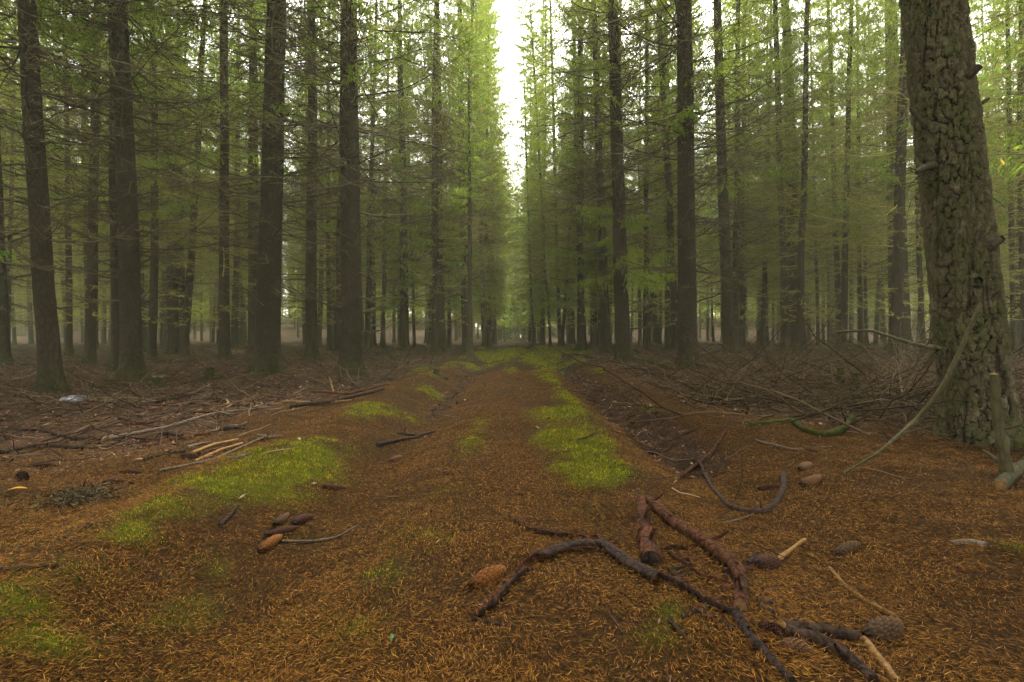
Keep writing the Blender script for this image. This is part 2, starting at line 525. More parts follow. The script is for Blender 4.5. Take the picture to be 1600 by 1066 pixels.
# fallen needles
x, y = scatter(1600000, 1.05, 13, 1.3)
keep = U(0, 1, len(x)) > 0.60 * moss_m(x, y) + 0.65 * floor_m(x, y) * sstep(2.5, 4, y) + 0.5 * soil_m(x, y)
keep &= U(0, 1, len(x)) < .30 + .9 * sstep(-.45, .35, fbm(x * 2.6, y * 2.6, 131) + .5 * fbm(x * 11, y * 11, 137))
x, y = x[keep], y[keep]
n = len(x)
sz = 1 + 0.10 * np.maximum(y - 2, 0)
V1, Q1 = flat_pieces(x, y, U(.012, .032, n) * sz, U(.0006, .0012, n) * sz, .33, U(.0005, .014, n), 5 * fbm(x * .9, y * .9, 141, 3) + rng.normal(0, .75, n) + 1.0)
obj('needle_litter', quads_mesh('needle_litter', V1, Q1, M['needle']), kind='stuff', label='orange brown fallen needles covering the track and verges', category='needle litter')

# moss
x, y = scatter(1500000, 1.05, 34, 1.55)
keep = U(0, 1, len(x)) < moss_m(x, y) * 1.05
x, y = x[keep], y[keep]; n = len(x)
sz = 1 + 0.22 * np.maximum(y - 2, 0)
h = U(.005, .017, n) * sz ** .7 * (0.6 + 0.6 * np.clip(moss_raw(x, y), 0, 1.3))
a = U(0, 2 * PI, n); lean = U(.1, 1.0, n)
d = norm(np.stack([np.cos(a) * lean, np.sin(a) * lean, np.ones(n)], -1))
w = norm(np.cross(d, rng.normal(size=(n, 3))))
c = np.stack([x, y, H(x, y) - .003], -1)
V1, Q1 = diamonds(c, c + d * h[:, None], w * (U(.0011, .0022, n) * sz)[:, None])
obj('moss', quads_mesh('moss', V1, Q1, M['mossblade']), kind='stuff', label='bright yellow green moss growing along the track', category='moss')

# thin grass on the left verge and around the moss
x, y = scatter(260000, 1.05, 9, 1.3)
keep = U(0, 1, len(x)) < np.clip(moss_raw(x, y), 0, 1) * .35 + .10 * (x < -0.9) * sstep(.5, .62, vn(x * 2, y * 2, 5))
x, y = x[keep], y[keep]; n = len(x)
a = U(0, 2 * PI, n); lean = U(.4, 2.2, n)
d = norm(np.stack([np.cos(a) * lean, np.sin(a) * lean, np.ones(n)], -1))
w = norm(np.cross(d, rng.normal(size=(n, 3))))
c = np.stack([x, y, H(x, y) - .002], -1)
V1, Q1 = diamonds(c, c + d * U(.03, .065, n)[:, None], w * U(.0008, .0016, n)[:, None])
obj('thin_grass', quads_mesh('thin_grass', V1, Q1, M['grassblade']), kind='stuff', label='thin dark grass showing through the needles on the verges', category='grass')

# bark chips
x, y = scatter(90000, 1.3, 22, 1.0)
keep = U(0, 1, len(x)) < .03 + .75 * floor_m(x, y) + .7 * soil_m(x, y)
x, y = x[keep], y[keep]; n = len(x)
V1, Q1 = flat_pieces(x, y, U(.02, .07, n) * np.clip(y / 4, .5, 1.6), U(.003, .012, n) * np.clip(y / 4, .5, 1.6), .35, U(.002, .02, n))
obj('bark_litter', quads_mesh('bark_litter', V1, Q1, M['chip']), kind='stuff', label='brown bark flakes strewn over the woodland floor', category='bark litter')

# small twigs
x, y = scatter(46000, 1.3, 40, .75)
keep = U(0, 1, len(x)) < .006 + .85 * floor_m(x, y) * (.35 + .65 * sstep(-.2, .3, fbm(x * .6, y * .6, 101))) + .25 * soil_m(x, y)
x, y = x[keep], y[keep]; n = len(x)
a = U(0, 2 * PI, n); e = np.abs(rng.normal(0, .22, n))
d = np.stack([np.cos(a) * np.cos(e), np.sin(a) * np.cos(e), np.sin(e)], -1)
L = U(.08, .5, n) * (1 + .03 * y)
P = lines(np.stack([x, y, H(x, y) + .006], -1), d, L, 4, U(-.1, .1, n), U(-.02, .03, n), .06, rng)
P[:, :, 2] = np.maximum(P[:, :, 2], H(P[:, :, 0], P[:, :, 1]) + .003)
R = U(.0015, .006, n)[:, None] * np.linspace(1, .45, 4)[None] * (1 + .04 * y)[:, None]
V1, Q1 = tubes(P, R, 3)
obj('twig_litter', quads_mesh('twig_litter', V1, Q1, M['litter']), kind='stuff', label='fallen dead twigs littering the woodland floor', category='twig litter')


# brushwood heaps
def brush(spots, name, label):
    mb = MB()
    for (cx, cy, rx, ry, n, hh) in spots:
        px = cx + rng.normal(0, rx, n); py = cy + rng.normal(0, ry, n)
        sel = (px - path_c(py) > 1.9) | (px - path_c(py) < -2.1)
        px, py = px[sel], py[sel]; n = len(px)
        hgt = hh * np.exp(-((px - cx) / rx / 1.3) ** 2 - ((py - cy) / ry / 1.3) ** 2)
        a = U(0, 2 * PI, n); e = rng.normal(.12, .3, n)
        d = np.stack([np.cos(a) * np.cos(e), np.sin(a) * np.cos(e), np.sin(e)], -1)
        L = U(.4, 1.5, n)
        P = lines(np.stack([px, py, H(px, py) + U(0, 1, n) * hgt], -1), d, L, 7, U(-.35, .15, n), U(-.25, .05, n), .035, rng)
        P[:, :, 2] = np.maximum(P[:, :, 2], H(P[:, :, 0], P[:, :, 1]) + .004)
        R = U(.004, .013, n)[:, None] * np.linspace(1, .3, 7)[None]
        mb.add(*tubes(P, R, 4))
        k = 5
        j = rng.integers(1, 6, (n, k)); ar = np.arange(n)[:, None]
        o = P[ar, j].reshape(-1, 3); t = norm(P[ar, j + 1] - P[ar, j]).reshape(-1, 3)
        sd = norm(t + rng.normal(0, .55, t.shape) + np.array([0, 0, .12]))
        Ls = U(.12, .5, n * k)
        Ps = lines(o, sd, Ls, 4, U(-.2, .2, n * k), np.zeros(n * k), .04, rng)
        Rs = U(.002, .0045, n * k)[:, None] * np.linspace(1, .4, 4)[None]
        mb.add(*tubes(Ps, Rs, 3))
    return obj(name, mb.mesh(name, M['brush']), kind='stuff', label=label, category='brushwood')


def spot(u, v, ru, n, hh, ry=.8):
    p = gp(u, v); return (p[0], p[1], ru / F * p[1], ry, n, hh)


brush([spot(1120, 625, 80, 90, .14), spot(1230, 635, 90, 150, .22, .9), spot(1400, 640, 70, 130, .3, .6), spot(1330, 600, 120, 130, .3, 1.5), spot(1190, 580, 90, 90, .2, 1.6),
       spot(1045, 592, 24, 16, .06, .5), spot(1560, 640, 60, 60, .3, .7), spot(1420, 575, 120, 110, .3, 2), spot(1200, 560, 130, 90, .15, 3)],
      'brushwood', 'grey tangled dead brushwood heaped right of the track')
brush([spot(610, 600, 45, 90, .25), spot(640, 575, 40, 70, .25, 1.5), spot(560, 565, 80, 60, .2, 2.5), spot(300, 600, 120, 34, .08, 1.5), spot(130, 640, 120, 22, .06, 1), spot(200, 565, 220, 50, .1, 2.5), spot(380, 560, 130, 60, .2, 3)],
      'brushwood', 'sparse dead brushwood lying among the trees left of the track')

# ------------------------------------------------------------------ trees
def trunk_mesh(name, r0, height=25.0, sides=20, seed=0, flare=.55, fine=True, bend=.02, mat=None):
    r = np.random.default_rng(seed)
    zs = np.concatenate([np.linspace(-.25, 1.2, 24 if fine else 8), np.linspace(1.2, 9, 60 if fine else 10)[1:], np.linspace(9, height, 14 if fine else 6)[1:]])
    th = np.arange(sides) * 2 * PI / sides
    zz, tt = np.meshgrid(zs, th, indexing='ij')
    taper = np.clip(1 - np.maximum(zz, 0) / (height * 1.02), .02, 1) ** .85
    lobes = 1 + .42 * np.cos(tt * 5 + r.uniform(0, 6)) * np.exp(-np.maximum(zz, 0) / .22) + .12 * np.cos(tt * 3 + r.uniform(0, 6)) * np.exp(-np.maximum(zz, 0) / .4)
    rad = r0 * taper * (1 + flare * np.exp(-np.maximum(zz, -.1) / .28)) * lobes
    rad = rad * (1 + .05 * fbm(tt * 3 / PI * 2 + 50, zz * 1.7, seed + 5) + (.035 * fbm(tt * 12 + 9, zz * 9, seed + 9, 3) if fine else 0))
    if fine:      # branch whorls swell the stem a little
        for zw in np.arange(r.uniform(.5, 1), 9, .55):
            rad = rad * (1 + .035 * np.exp(-((zz - zw) / .05) ** 2) * (.5 + vn(tt * 2, zz * 0 + zw, seed)))
    bx = bend * 5 * fbm(zs * .12, zs * 0 + 3, seed + 1) ; by = bend * 5 * fbm(zs * .12, zs * 0 + 8, seed + 2)
    bx = (bx - np.interp(0, zs, bx)) ; by = by - np.interp(0, zs, by)
    V = np.stack([rad * np.cos(tt) + bx[:, None], rad * np.sin(tt) + by[:, None], zz], -1)
    idx = np.arange(V.shape[0] * V.shape[1]).reshape(V.shape[:2]); nx = np.roll(idx, -1, 1)
    Q = np.stack([idx[:-1], nx[:-1], nx[1:], idx[1:]], -1)
    return quads_mesh(name, V, Q, mat or M['bark'], True)


def dead_mesh(name, seed, n=85, z0=1.0, z1=10.0, r0=.14, sub=9, long=1.0, thick=1.0, mat=None):
    r = np.random.default_rng(seed); u = r.uniform
    mb = MB()
    z = z0 + (z1 - z0) * r.random(n) ** .75
    z = np.round(z / .5) * .5 + r.normal(0, .05, n)
    a = u(0, 2 * PI, n); e = u(-.15, .45, n)
    d = np.stack([np.cos(a) * np.cos(e), np.sin(a) * np.cos(e), np.sin(e)], -1)
    L = (u(.25, 1.0, n) + u(.4, 1.7, n) * sstep(1.5, 7, z)) * long
    stub = r.random(n) < .22
    L = np.where(stub, u(.08, .3, n), L)
    rr = r0 * (1 - z / 28)
    o = np.stack([np.cos(a) * rr * .8, np.sin(a) * rr * .8, z], -1)
    P = lines(o, d, L, 8, u(0, .45, n), u(.05, .45, n), .022, r)
    R = (u(.005, .011, n) * thick)[:, None] * np.linspace(1, .25, 8)[None]
    mb.add(*tubes(P, R, 4))
    k = sub
    j = r.integers(1, 7, (n, k)); ar = np.arange(n)[:, None]
    o = P[ar, j].reshape(-1, 3); t = norm(P[ar, j + 1] - P[ar, j]).reshape(-1, 3)
    side = norm(np.cross(t, np.array([0, 0, 1.]))) * np.where(r.random((n * k, 1)) < .5, 1, -1)
    sd = norm(t * .8 + side * u(.3, 1.0, (n * k, 1)) + np.array([0, 0, -.25]) * u(-.4, 1.2, (n * k, 1)))
    Ls = np.repeat(L, k) * u(.12, .45, n * k)
    Ps = lines(o, sd, Ls, 5, u(-.1, .3, n * k), u(-.05, .3, n * k), .04, r)
    Rs = (u(.0022, .0042, n * k) * thick)[:, None] * np.linspace(1, .4, 5)[None]
    mb.add(*tubes(Ps, Rs, 3))
    m = n * k
    j = r.integers(1, 4, (m, 3)); ar = np.arange(m)[:, None]
    o = Ps[ar, j].reshape(-1, 3); t = norm(Ps[ar, j + 1] - Ps[ar, j]).reshape(-1, 3)
    sd = norm(t + r.normal(0, .6, t.shape) + np.array([0, 0, -.2]))
    Lq = np.repeat(Ls, 3) * u(.2, .6, m * 3)
    w = norm(np.cross(sd, r.normal(size=sd.shape)))
    mb.add(*diamonds(o, o + sd * Lq[:, None], w * (u(.0015, .003, m * 3) * thick)[:, None]))
    return mb.mesh(name, mat or M['deadtwig'])


def crown_mesh(name, seed, z0=8.0, z1=25.0, rad=2.1, n=120, nt=26, nn=5, lw=.016, low=0, lowd=2.6, mats=None):
    r = np.random.default_rng(seed); u = r.uniform
    mb = MB()
    z = z0 + (z1 - z0) * (np.arange(n) + r.random(n)) / n
    if low: z[:low] = u(z0 - lowd, z0, low)
    f = np.clip((z - z0) / (z1 - z0), 0, 1)
    L = rad * (1 - f) ** .75 * u(.45, 1.25, n) * (.55 + .75 * vn(z * .55, z * 0 + seed, 5)) * np.where(f < .12, .55 + f * 3.7, 1) + .12
    a = np.arange(n) * 2.39996 + r.normal(0, .3, n)
    e = .15 + .55 * f + r.normal(0, .12, n) - .25
    d = np.stack([np.cos(a) * np.cos(e), np.sin(a) * np.cos(e), np.sin(e)], -1)
    o = np.stack([np.cos(a) * .04, np.sin(a) * .04, z], -1)
    P = lines(o, d, L, 9, u(.15, .5, n), u(.1, .45, n) * (1 - f), .018, r)
    R = u(.008, .015, n)[:, None] * np.linspace(1, .25, 9)[None]
    mb.add(*tubes(P, R, 4), mat=1)
    # side twigs
    tt = np.tile((np.arange(nt) + .5) / nt, (n, 1)) * .88 + .12 + r.normal(0, .012, (n, nt))
    tt = np.clip(tt, .08, .999) * 8
    j = np.floor(tt).astype(int).clip(0, 7); fr = (tt - j)[..., None]; ar = np.arange(n)[:, None]
    o = (P[ar, j] * (1 - fr) + P[ar, j + 1] * fr).reshape(-1, 3)
    t = norm(P[ar, j + 1] - P[ar, j]).reshape(-1, 3)
    m = n * nt
    sg = np.where(np.arange(m) % 2 == 0, 1, -1)[:, None]
    side = norm(np.cross(t, np.array([0, 0, 1.]))) * sg
    sd = norm(t * u(.35, .9, (m, 1)) + side + np.array([0, 0, -1]) * u(.2, 1.5, (m, 1)))
    Ls = (np.repeat(L, nt) * .34 * (1.1 - tt.ravel() / 8 * .75)).clip(.08, .7) * u(.6, 1.25, m)
    ends = o + sd * Ls[:, None]; ends[:, 2] -= Ls * .18
    w = norm(np.cross(ends - o, r.normal(0, .35, (m, 3)) + np.array([0, 0, 1.])))
    mb.add(*diamonds(o, ends, w * lw * .75), mat=0)
    # sprigs off the side twigs
    fr = u(.1, 1, (m, nn, 1))
    oo = (o[:, None] * (1 - fr) + ends[:, None] * fr).reshape(-1, 3)
    ts = np.repeat(norm(ends - o), nn, 0)
    q = len(oo)
    dd = norm(ts + r.normal(0, .55, (q, 3)) + np.array([0, 0, -.25]))
    ll = u(.05, .16, q) * (.6 + np.repeat(Ls, nn))
    w = norm(np.cross(dd, r.normal(0, .6, (q, 3)) + np.array([0, 0, 1.])))
    mb.add(*diamonds(oo, oo + dd * ll[:, None], w * (u(.6, 1.1, q) * lw)[:, None]), mat=0)
    return mb.mesh(name, mats or [M['leaf'], M['twig']])


DEAD_N = [dead_mesh('lower_crown', 100 + i, 150, 1.2, 10.5, .14, 13, 1.35, 2.2, M['twig']) for i in range(4)]
DEAD_F = [dead_mesh('lower_crown', 200 + i, 150, 1.2, 10.5, .12, 11, 1.2, 2.1) for i in range(4)]
CROWN_I = [crown_mesh('crown', 300 + i, 8.0 + i * .9, 27.5, 3.0, 92, 36, 12, .0155, 8, 2.6) for i in range(3)]
CROWN_E = [crown_mesh('crown', 400 + i, 5.6 + i * .9, 36, 3.7, 148, 38, 12, .0155, 14) for i in range(3)]
CROWN_N = [crown_mesh('crown', 450 + i, 8.6 + i * .4, 26, 2.9, 110, 34, 12, .014, 8) for i in range(2)]
TRUNK_F = [trunk_mesh('trunk', .145, 30, 12, 500 + i, .35, False, .03) for i in range(5)]
PLACED = []


def spruce(x, y, label, group=None, r0=None, lean=(0, 0), edge=False, near=False, scale=1.0, boughs=0, seed=0, dead=True, cat='spruce tree'):
    r = np.random.default_rng(9000 + seed)
    z = float(H(x, y))
    t = empty('spruce_tree', (x, y, z - .02), label, cat, group)
    t.rotation_euler = (lean[1], lean[0], 0)
    rz = r.uniform(0, 2 * PI)
    if r0 is not None:
        me = trunk_mesh('trunk', r0, 30.0, 40 if near else 16, 600 + seed, .45, near, .02)
        obj('trunk', me, t)
    else:
        o = obj('trunk', TRUNK_F[seed % 5], t); o.rotation_euler.z = rz; o.scale = (scale, scale, 1.3 if edge else 1)
    c = obj('crown', (CROWN_N[seed % 2] if near and y < 15 else (CROWN_E[seed % 3] if edge else CROWN_I[seed % 3])), t)
    c.rotation_euler.z = rz + 1; s = r.uniform(.8, 1.25); c.scale = (s, s, r.uniform(.9, 1.08))
    if dead:
        o = obj('lower_crown', (DEAD_N if near else DEAD_F)[(seed + 1) % 4], t); o.rotation_euler.z = rz * 2.3
        o.scale = (1.0, 1.0, r.uniform(.92, 1.08))
    for i in range(int(boughs * 1.8)):
        zz = r.uniform(1.4, 8.5); a = r.choice([0, PI]) + r.normal(0, .6)
        L = np.array([r.uniform(.7, 3.0)])
        e = r.uniform(-.1, .4)
        d = np.array([[math.cos(a) * math.cos(e), math.sin(a) * math.cos(e), math.sin(e)]])
        rr = (r0 or .14) * (1 - zz / 26) * .9
        o_ = np.array([[math.cos(a) * rr, math.sin(a) * rr, zz]])
        P = lines(o_, d, L, 14, np.array([r.uniform(.1, .5)]), np.array([r.uniform(.1, .4)]), .012, r)
        R = r.uniform(.012, .024) * np.linspace(1, .22, 14)[None]
        mb = MB(); mb.add(*tubes(P, R, 6))
        k = 14
        j = r.integers(3, 12, k); oo = P[0, j]; tt = norm(P[0, j + 1] - P[0, j])
        sd = norm(tt + r.normal(0, .5, (k, 3)))
        Ps = lines(oo, sd, r.uniform(.15, .6, k), 6, r.uniform(-.1, .3, k), r.uniform(0, .3, k), .03, r)
        mb.add(*tubes(Ps, r.uniform(.003, .005, k)[:, None] * np.linspace(1, .4, 6)[None], 4))
        obj('bough', mb.mesh('bough', M['bough'], True), t)
    PLACED.append((x, y))
    return t


# trees that can be told apart: base u, base v, u at the top edge, width in px, near, edge crown, boughs, label
HERO = [
    (82, 615, 38, 37, 1, 0, 8, 'dark near-black spruce trunk at the far left with a white-edged stone at its foot'),
    (208, 597, 187, 36, 1, 0, 8, 'dark spruce trunk with flared mossy foot, second of the big trunks from the left'),
    (418, 582, 433, 40, 1, 0, 8, 'thickest dark spruce trunk left of the track, its base widening over pale litter'),
    (550, 585, 548, 34, 1, 1, 10, 'knotty reddish brown spruce trunk beside the brush heap left of the track'),
    (488, 564, 489, 19, 1, 0, 6, 'slimmer spruce trunk standing behind and between the thickest and the knotty trunks'),
    (186, 580, 180, 24, 1, 0, 4, 'brown spruce trunk half hidden behind the second big trunk from the left'),
    (271, 553, 268, 20, 1, 0, 4, 'pale hazy spruce trunk, the wider one of a close pair on the left'),
    (286, 551, 284, 12, 0, 0, 0, 'pale hazy spruce trunk, the thinner one of a close pair on the left'),
    (398, 554, 398, 22, 1, 0, 4, 'pale hazy spruce trunk peeping out behind the thickest dark trunk'),
    (632, 548, 628, 15, 1, 1, 4, 'straight brown spruce trunk right of the brush heap, nearer the heap of its pair'),
    (687, 551, 683, 16, 1, 1, 4, 'straight brown spruce trunk left of the slim dark sapling by the track'),
    (108, 560, 105, 12, 0, 0, 2, 'slim hazy spruce trunk right beside the far left dark trunk'),
    (138, 556, 132, 10, 0, 0, 2, 'thin hazy spruce trunk midway between the two leftmost dark trunks'),
    (222, 550, 218, 9, 0, 0, 0, 'thin hazy spruce trunk close to the right of the second big trunk'),
    (8, 568, -2, 19, 1, 0, 3, 'brown hazy spruce trunk cut by the left edge of the view'),
    (975, 567, 953, 24, 1, 1, 8, 'dark reddish spruce trunk leaning left, nearest to the track on its right side'),
    (1075, 578, 1060, 31, 1, 1, 10, 'thick brown spruce trunk with scaly bark and brush heaped at its foot'),
    (948, 551, 925, 15, 1, 1, 4, 'spruce trunk half hidden behind the leaning reddish trunk right of the track'),
    (911, 545, 895, 12, 0, 1, 3, 'slim dark spruce trunk at the right track edge with a tuft of green'),
    (1141, 552, 1116, 20, 1, 0, 6, 'brown spruce trunk leaning left, next right of the thick scaly trunk'),
    (1247, 548, 1220, 27, 1, 0, 8, 'dark spruce trunk rising behind the brush midway between scaly trunk and big pine'),
    (1312, 545, 1289, 11, 0, 0, 3, 'slender dark leaning spruce trunk right of the dark mid-right trunk'),
    (1407, 548, 1388, 36, 1, 0, 8, 'wide brown spruce trunk close behind the left side of the big pine'),
    (1346, 540, 1335, 9, 0, 0, 2, 'thin straight spruce trunk between the slender leaning one and the wide brown one'),
    (1585, 552, 1567, 11, 0, 0, 2, 'thin spruce trunk just right of the big pine, left one of two'),
    (1602, 556, 1594, 14, 0, 0, 3, 'thin spruce trunk at the right edge of the view beyond the big pine'),
]
for i, (ub, vb, ut, wpx, near, edge, nb, lab) in enumerate(HERO):
    p = gp(ub, vb)
    if p[1] > 34: p = np.array([ray(ub, vb)[0] * 30, 30, 0])
    lean = math.atan((ut - ub) / vb)
    r0 = wpx / F * p[1] / 2 / math.sqrt(1 + (p[0] / p[1]) ** 2)
    spruce(p[0], p[1], lab, 'spruce trees standing along the track', r0, (lean, 0), bool(edge), bool(near), 1, nb, i)

# further trees filling the wood
LAND = [(-200, 'left edge'), (82, 'leftmost dark trunk'), (208, 'second big trunk'), (418, 'thickest trunk'), (550, 'knotty trunk'), (690, 'slim sapling'),
        (800, 'track'), (975, 'leaning reddish trunk'), (1075, 'thick scaly trunk'), (1247, 'dark mid-right trunk'), (1500, 'big pine'), (1900, 'right edge')]
cand = [(-2.0, 37, True), (1.95, 46, True), (-1.85, 53, True), (2.0, 57.5, True), (-2.7, 29.5, True)]
for yy in np.arange(23, 60, 3.3):
    tt_ = min(1, (yy - 23) / 24)
    for side in (-3.15 + tt_ * 1.25, 3.75 - tt_ * .75):
        cand.append((side + rng.normal(0, .4), yy + rng.normal(0, .6), True))
for k in range(9000):
    y = math.sqrt(U(15 ** 2, 58 ** 2)); x = U(-1, 1) * (y * 1.04 + 1)
    if x > -4.6 and x < 5.3: continue
    cand.append((x, y, False))
fill = []
for (x, y, e) in cand:
    if len(fill) > 232: break
    if y < 21 and abs(x) < .55 * y: continue
    ok = all((x - a) ** 2 + (y - b) ** 2 > (2.0 if e else 2.55) ** 2 for a, b in PLACED) and all((x - a) ** 2 + (y - b) ** 2 > (2.0 if e else 2.55) ** 2 for a, b, _ in fill)
    if ok: fill.append((x, y, e))
pu = [project(np.array([x, y, .1]))[0] for x, y, e in fill]
ORD = ['first', 'second', 'third', 'fourth', 'fifth', 'sixth', 'seventh', 'eighth', 'ninth', 'tenth', 'eleventh', 'twelfth']
zone = [max(k for k, (a, _) in enumerate(LAND) if u >= a) if u >= -200 else 0 for u in pu]
NEARD = 31
for i, (x, y, e) in enumerate(fill):
    if y < NEARD:
        same = sorted([pu[j] for j in range(len(fill)) if zone[j] == zone[i] and fill[j][1] < NEARD])
        k = same.index(pu[i]); zi = min(zone[i], len(LAND) - 2)
        lab = f'slim spruce, {ORD[min(k, 11)]} from left standing back between {LAND[zi][1]} and {LAND[zi + 1][1]}'
        grp = 'slim spruces in the middle distance'
    else:
        sd = 'left' if x < 0 else 'right'
        lab = f'faint distant spruce far back in the hazy wood {sd} of the track'
        grp = f'distant spruces {sd} of the track'
    s = U(.75, 1.35)
    t = spruce(x, y, lab, grp, None, (rng.normal(0, .026), rng.normal(0, .015)), e, False, s, 0, i)

# trees added out of view beside and behind the camera to shade the foreground
for (x, y) in [(-7.8, 2.0), (-10.5, 6.5), (-6.5, -2), (6.2, -1.6), (8.4, 2.6), (9.5, 7.2), (-5.5, -5), (5.2, -5.5), (11.5, 10.2), (-12.5, 9.8)]:
    spruce(x, y, 'spruce tree added just outside the view to shade the foreground', 'spruces added around the viewpoint for shade', None, (0, 0), True, False, 1.2, 0, int(abs(x * 7)))

# thin dark sapling by the track
p = gp(735, 565)
t = empty('dead_sapling', p, 'slim near-black sapling standing alone on the left edge of the track', 'sapling')
t.rotation_euler = (0, math.atan(-3 / 565), 0)
me = trunk_mesh('trunk', 9 / F * p[1] / 2, 11, 14, 777, .35, True, .012, M['bough']); obj('trunk', me, t)
obj('lower_crown', dead_mesh('lower_crown', 778, 55, 1.5, 10, .06, 8, .8, 1.2), t)
obj('crown', crown_mesh('crown', 779, 5.5, 11, 1.1, 60, 20, 6, .015, 0), t)


# far-off wood as one mass
def far_wood():
    mb = MB(); pts = []
    for yy in np.arange(60, 128, 3.6):
        for side in (-1.9, 3.1): pts.append((side + rng.normal(0, .5), yy, 1))
    for k in range(620):
        y = math.sqrt(U(57 ** 2, 118 ** 2)); x = U(-1, 1) * (y * 1.04)
        if abs(x) > 5: pts.append((x, y, 0))
    for k in range(80): pts.append((rng.normal(-.1, 3.0), U(92, 128), 1 if k % 3 else 2))
    for k in range(520):
        y = math.sqrt(U(96 ** 2, 138 ** 2)); x = U(-1, 1) * (y * 1.04)
        if abs(x) > 4: pts.append((x, y, 2))
    for (x, y, e) in pts:
        z = float(H0(x, y)); hgt = U(24, 36) if e else U(21, 26); n = 130 if e == 1 else 90
        P = np.array([[[x, y, z - .2], [x, y, z + 8], [x, y, z + hgt]]])
        mb.add(*tubes(P, np.array([[.17, .13, .02]]), 6), mat=1)
        z0 = .4 if e == 2 else (2.5 if e else 3.0)
        f = (np.arange(n) / n) ** 1.1
        zz = z0 + (hgt - z0) * f
        L = 2.4 * (1 - f) ** .75 * U(.6, 1.1, n) + .15
        a = np.arange(n) * 2.4 + U(-.3, .3, n)
        d = np.stack([np.cos(a), np.sin(a), U(-.35, .15, n)], -1)
        k = 9
        t = U(.15, 1, (n, k, 1))
        o = (np.array([x, y, 0]) + np.stack([0 * a, 0 * a, z + zz], -1))[:, None] + (d * L[:, None])[:, None] * t
        o = o.reshape(-1, 3)
        dd = norm(np.repeat(d, k, 0) + rng.normal(0, .6, o.shape) + np.array([0, 0, -.4]))
        w = norm(np.cross(dd, rng.normal(0, .6, o.shape) + np.array([0, 0, 1.])))
        mb.add(*diamonds(o, o + dd * U(.3, .8, len(o))[:, None], w * U(.04, .09, len(o))[:, None]), mat=0)
        m = 110
        a = U(0, 2 * PI, m); o = np.stack([x + 0 * a, y + 0 * a, z + U(1.2, 9, m)], -1)
        dd = norm(np.stack([np.cos(a), np.sin(a), U(-.4, .3, m)], -1)); w = np.array([0, 0, 1.]) * U(.01, .025, (m, 1))
        mb.add(*diamonds(o, o + dd * U(.5, 1.8, m)[:, None], w), mat=1)
    return mb.mesh('distant_wood', [M['leaf'], M['twig']])


obj('distant_wood', far_wood(), kind='stuff', label='distant hazy spruce wood closing the view', category='distant wood')


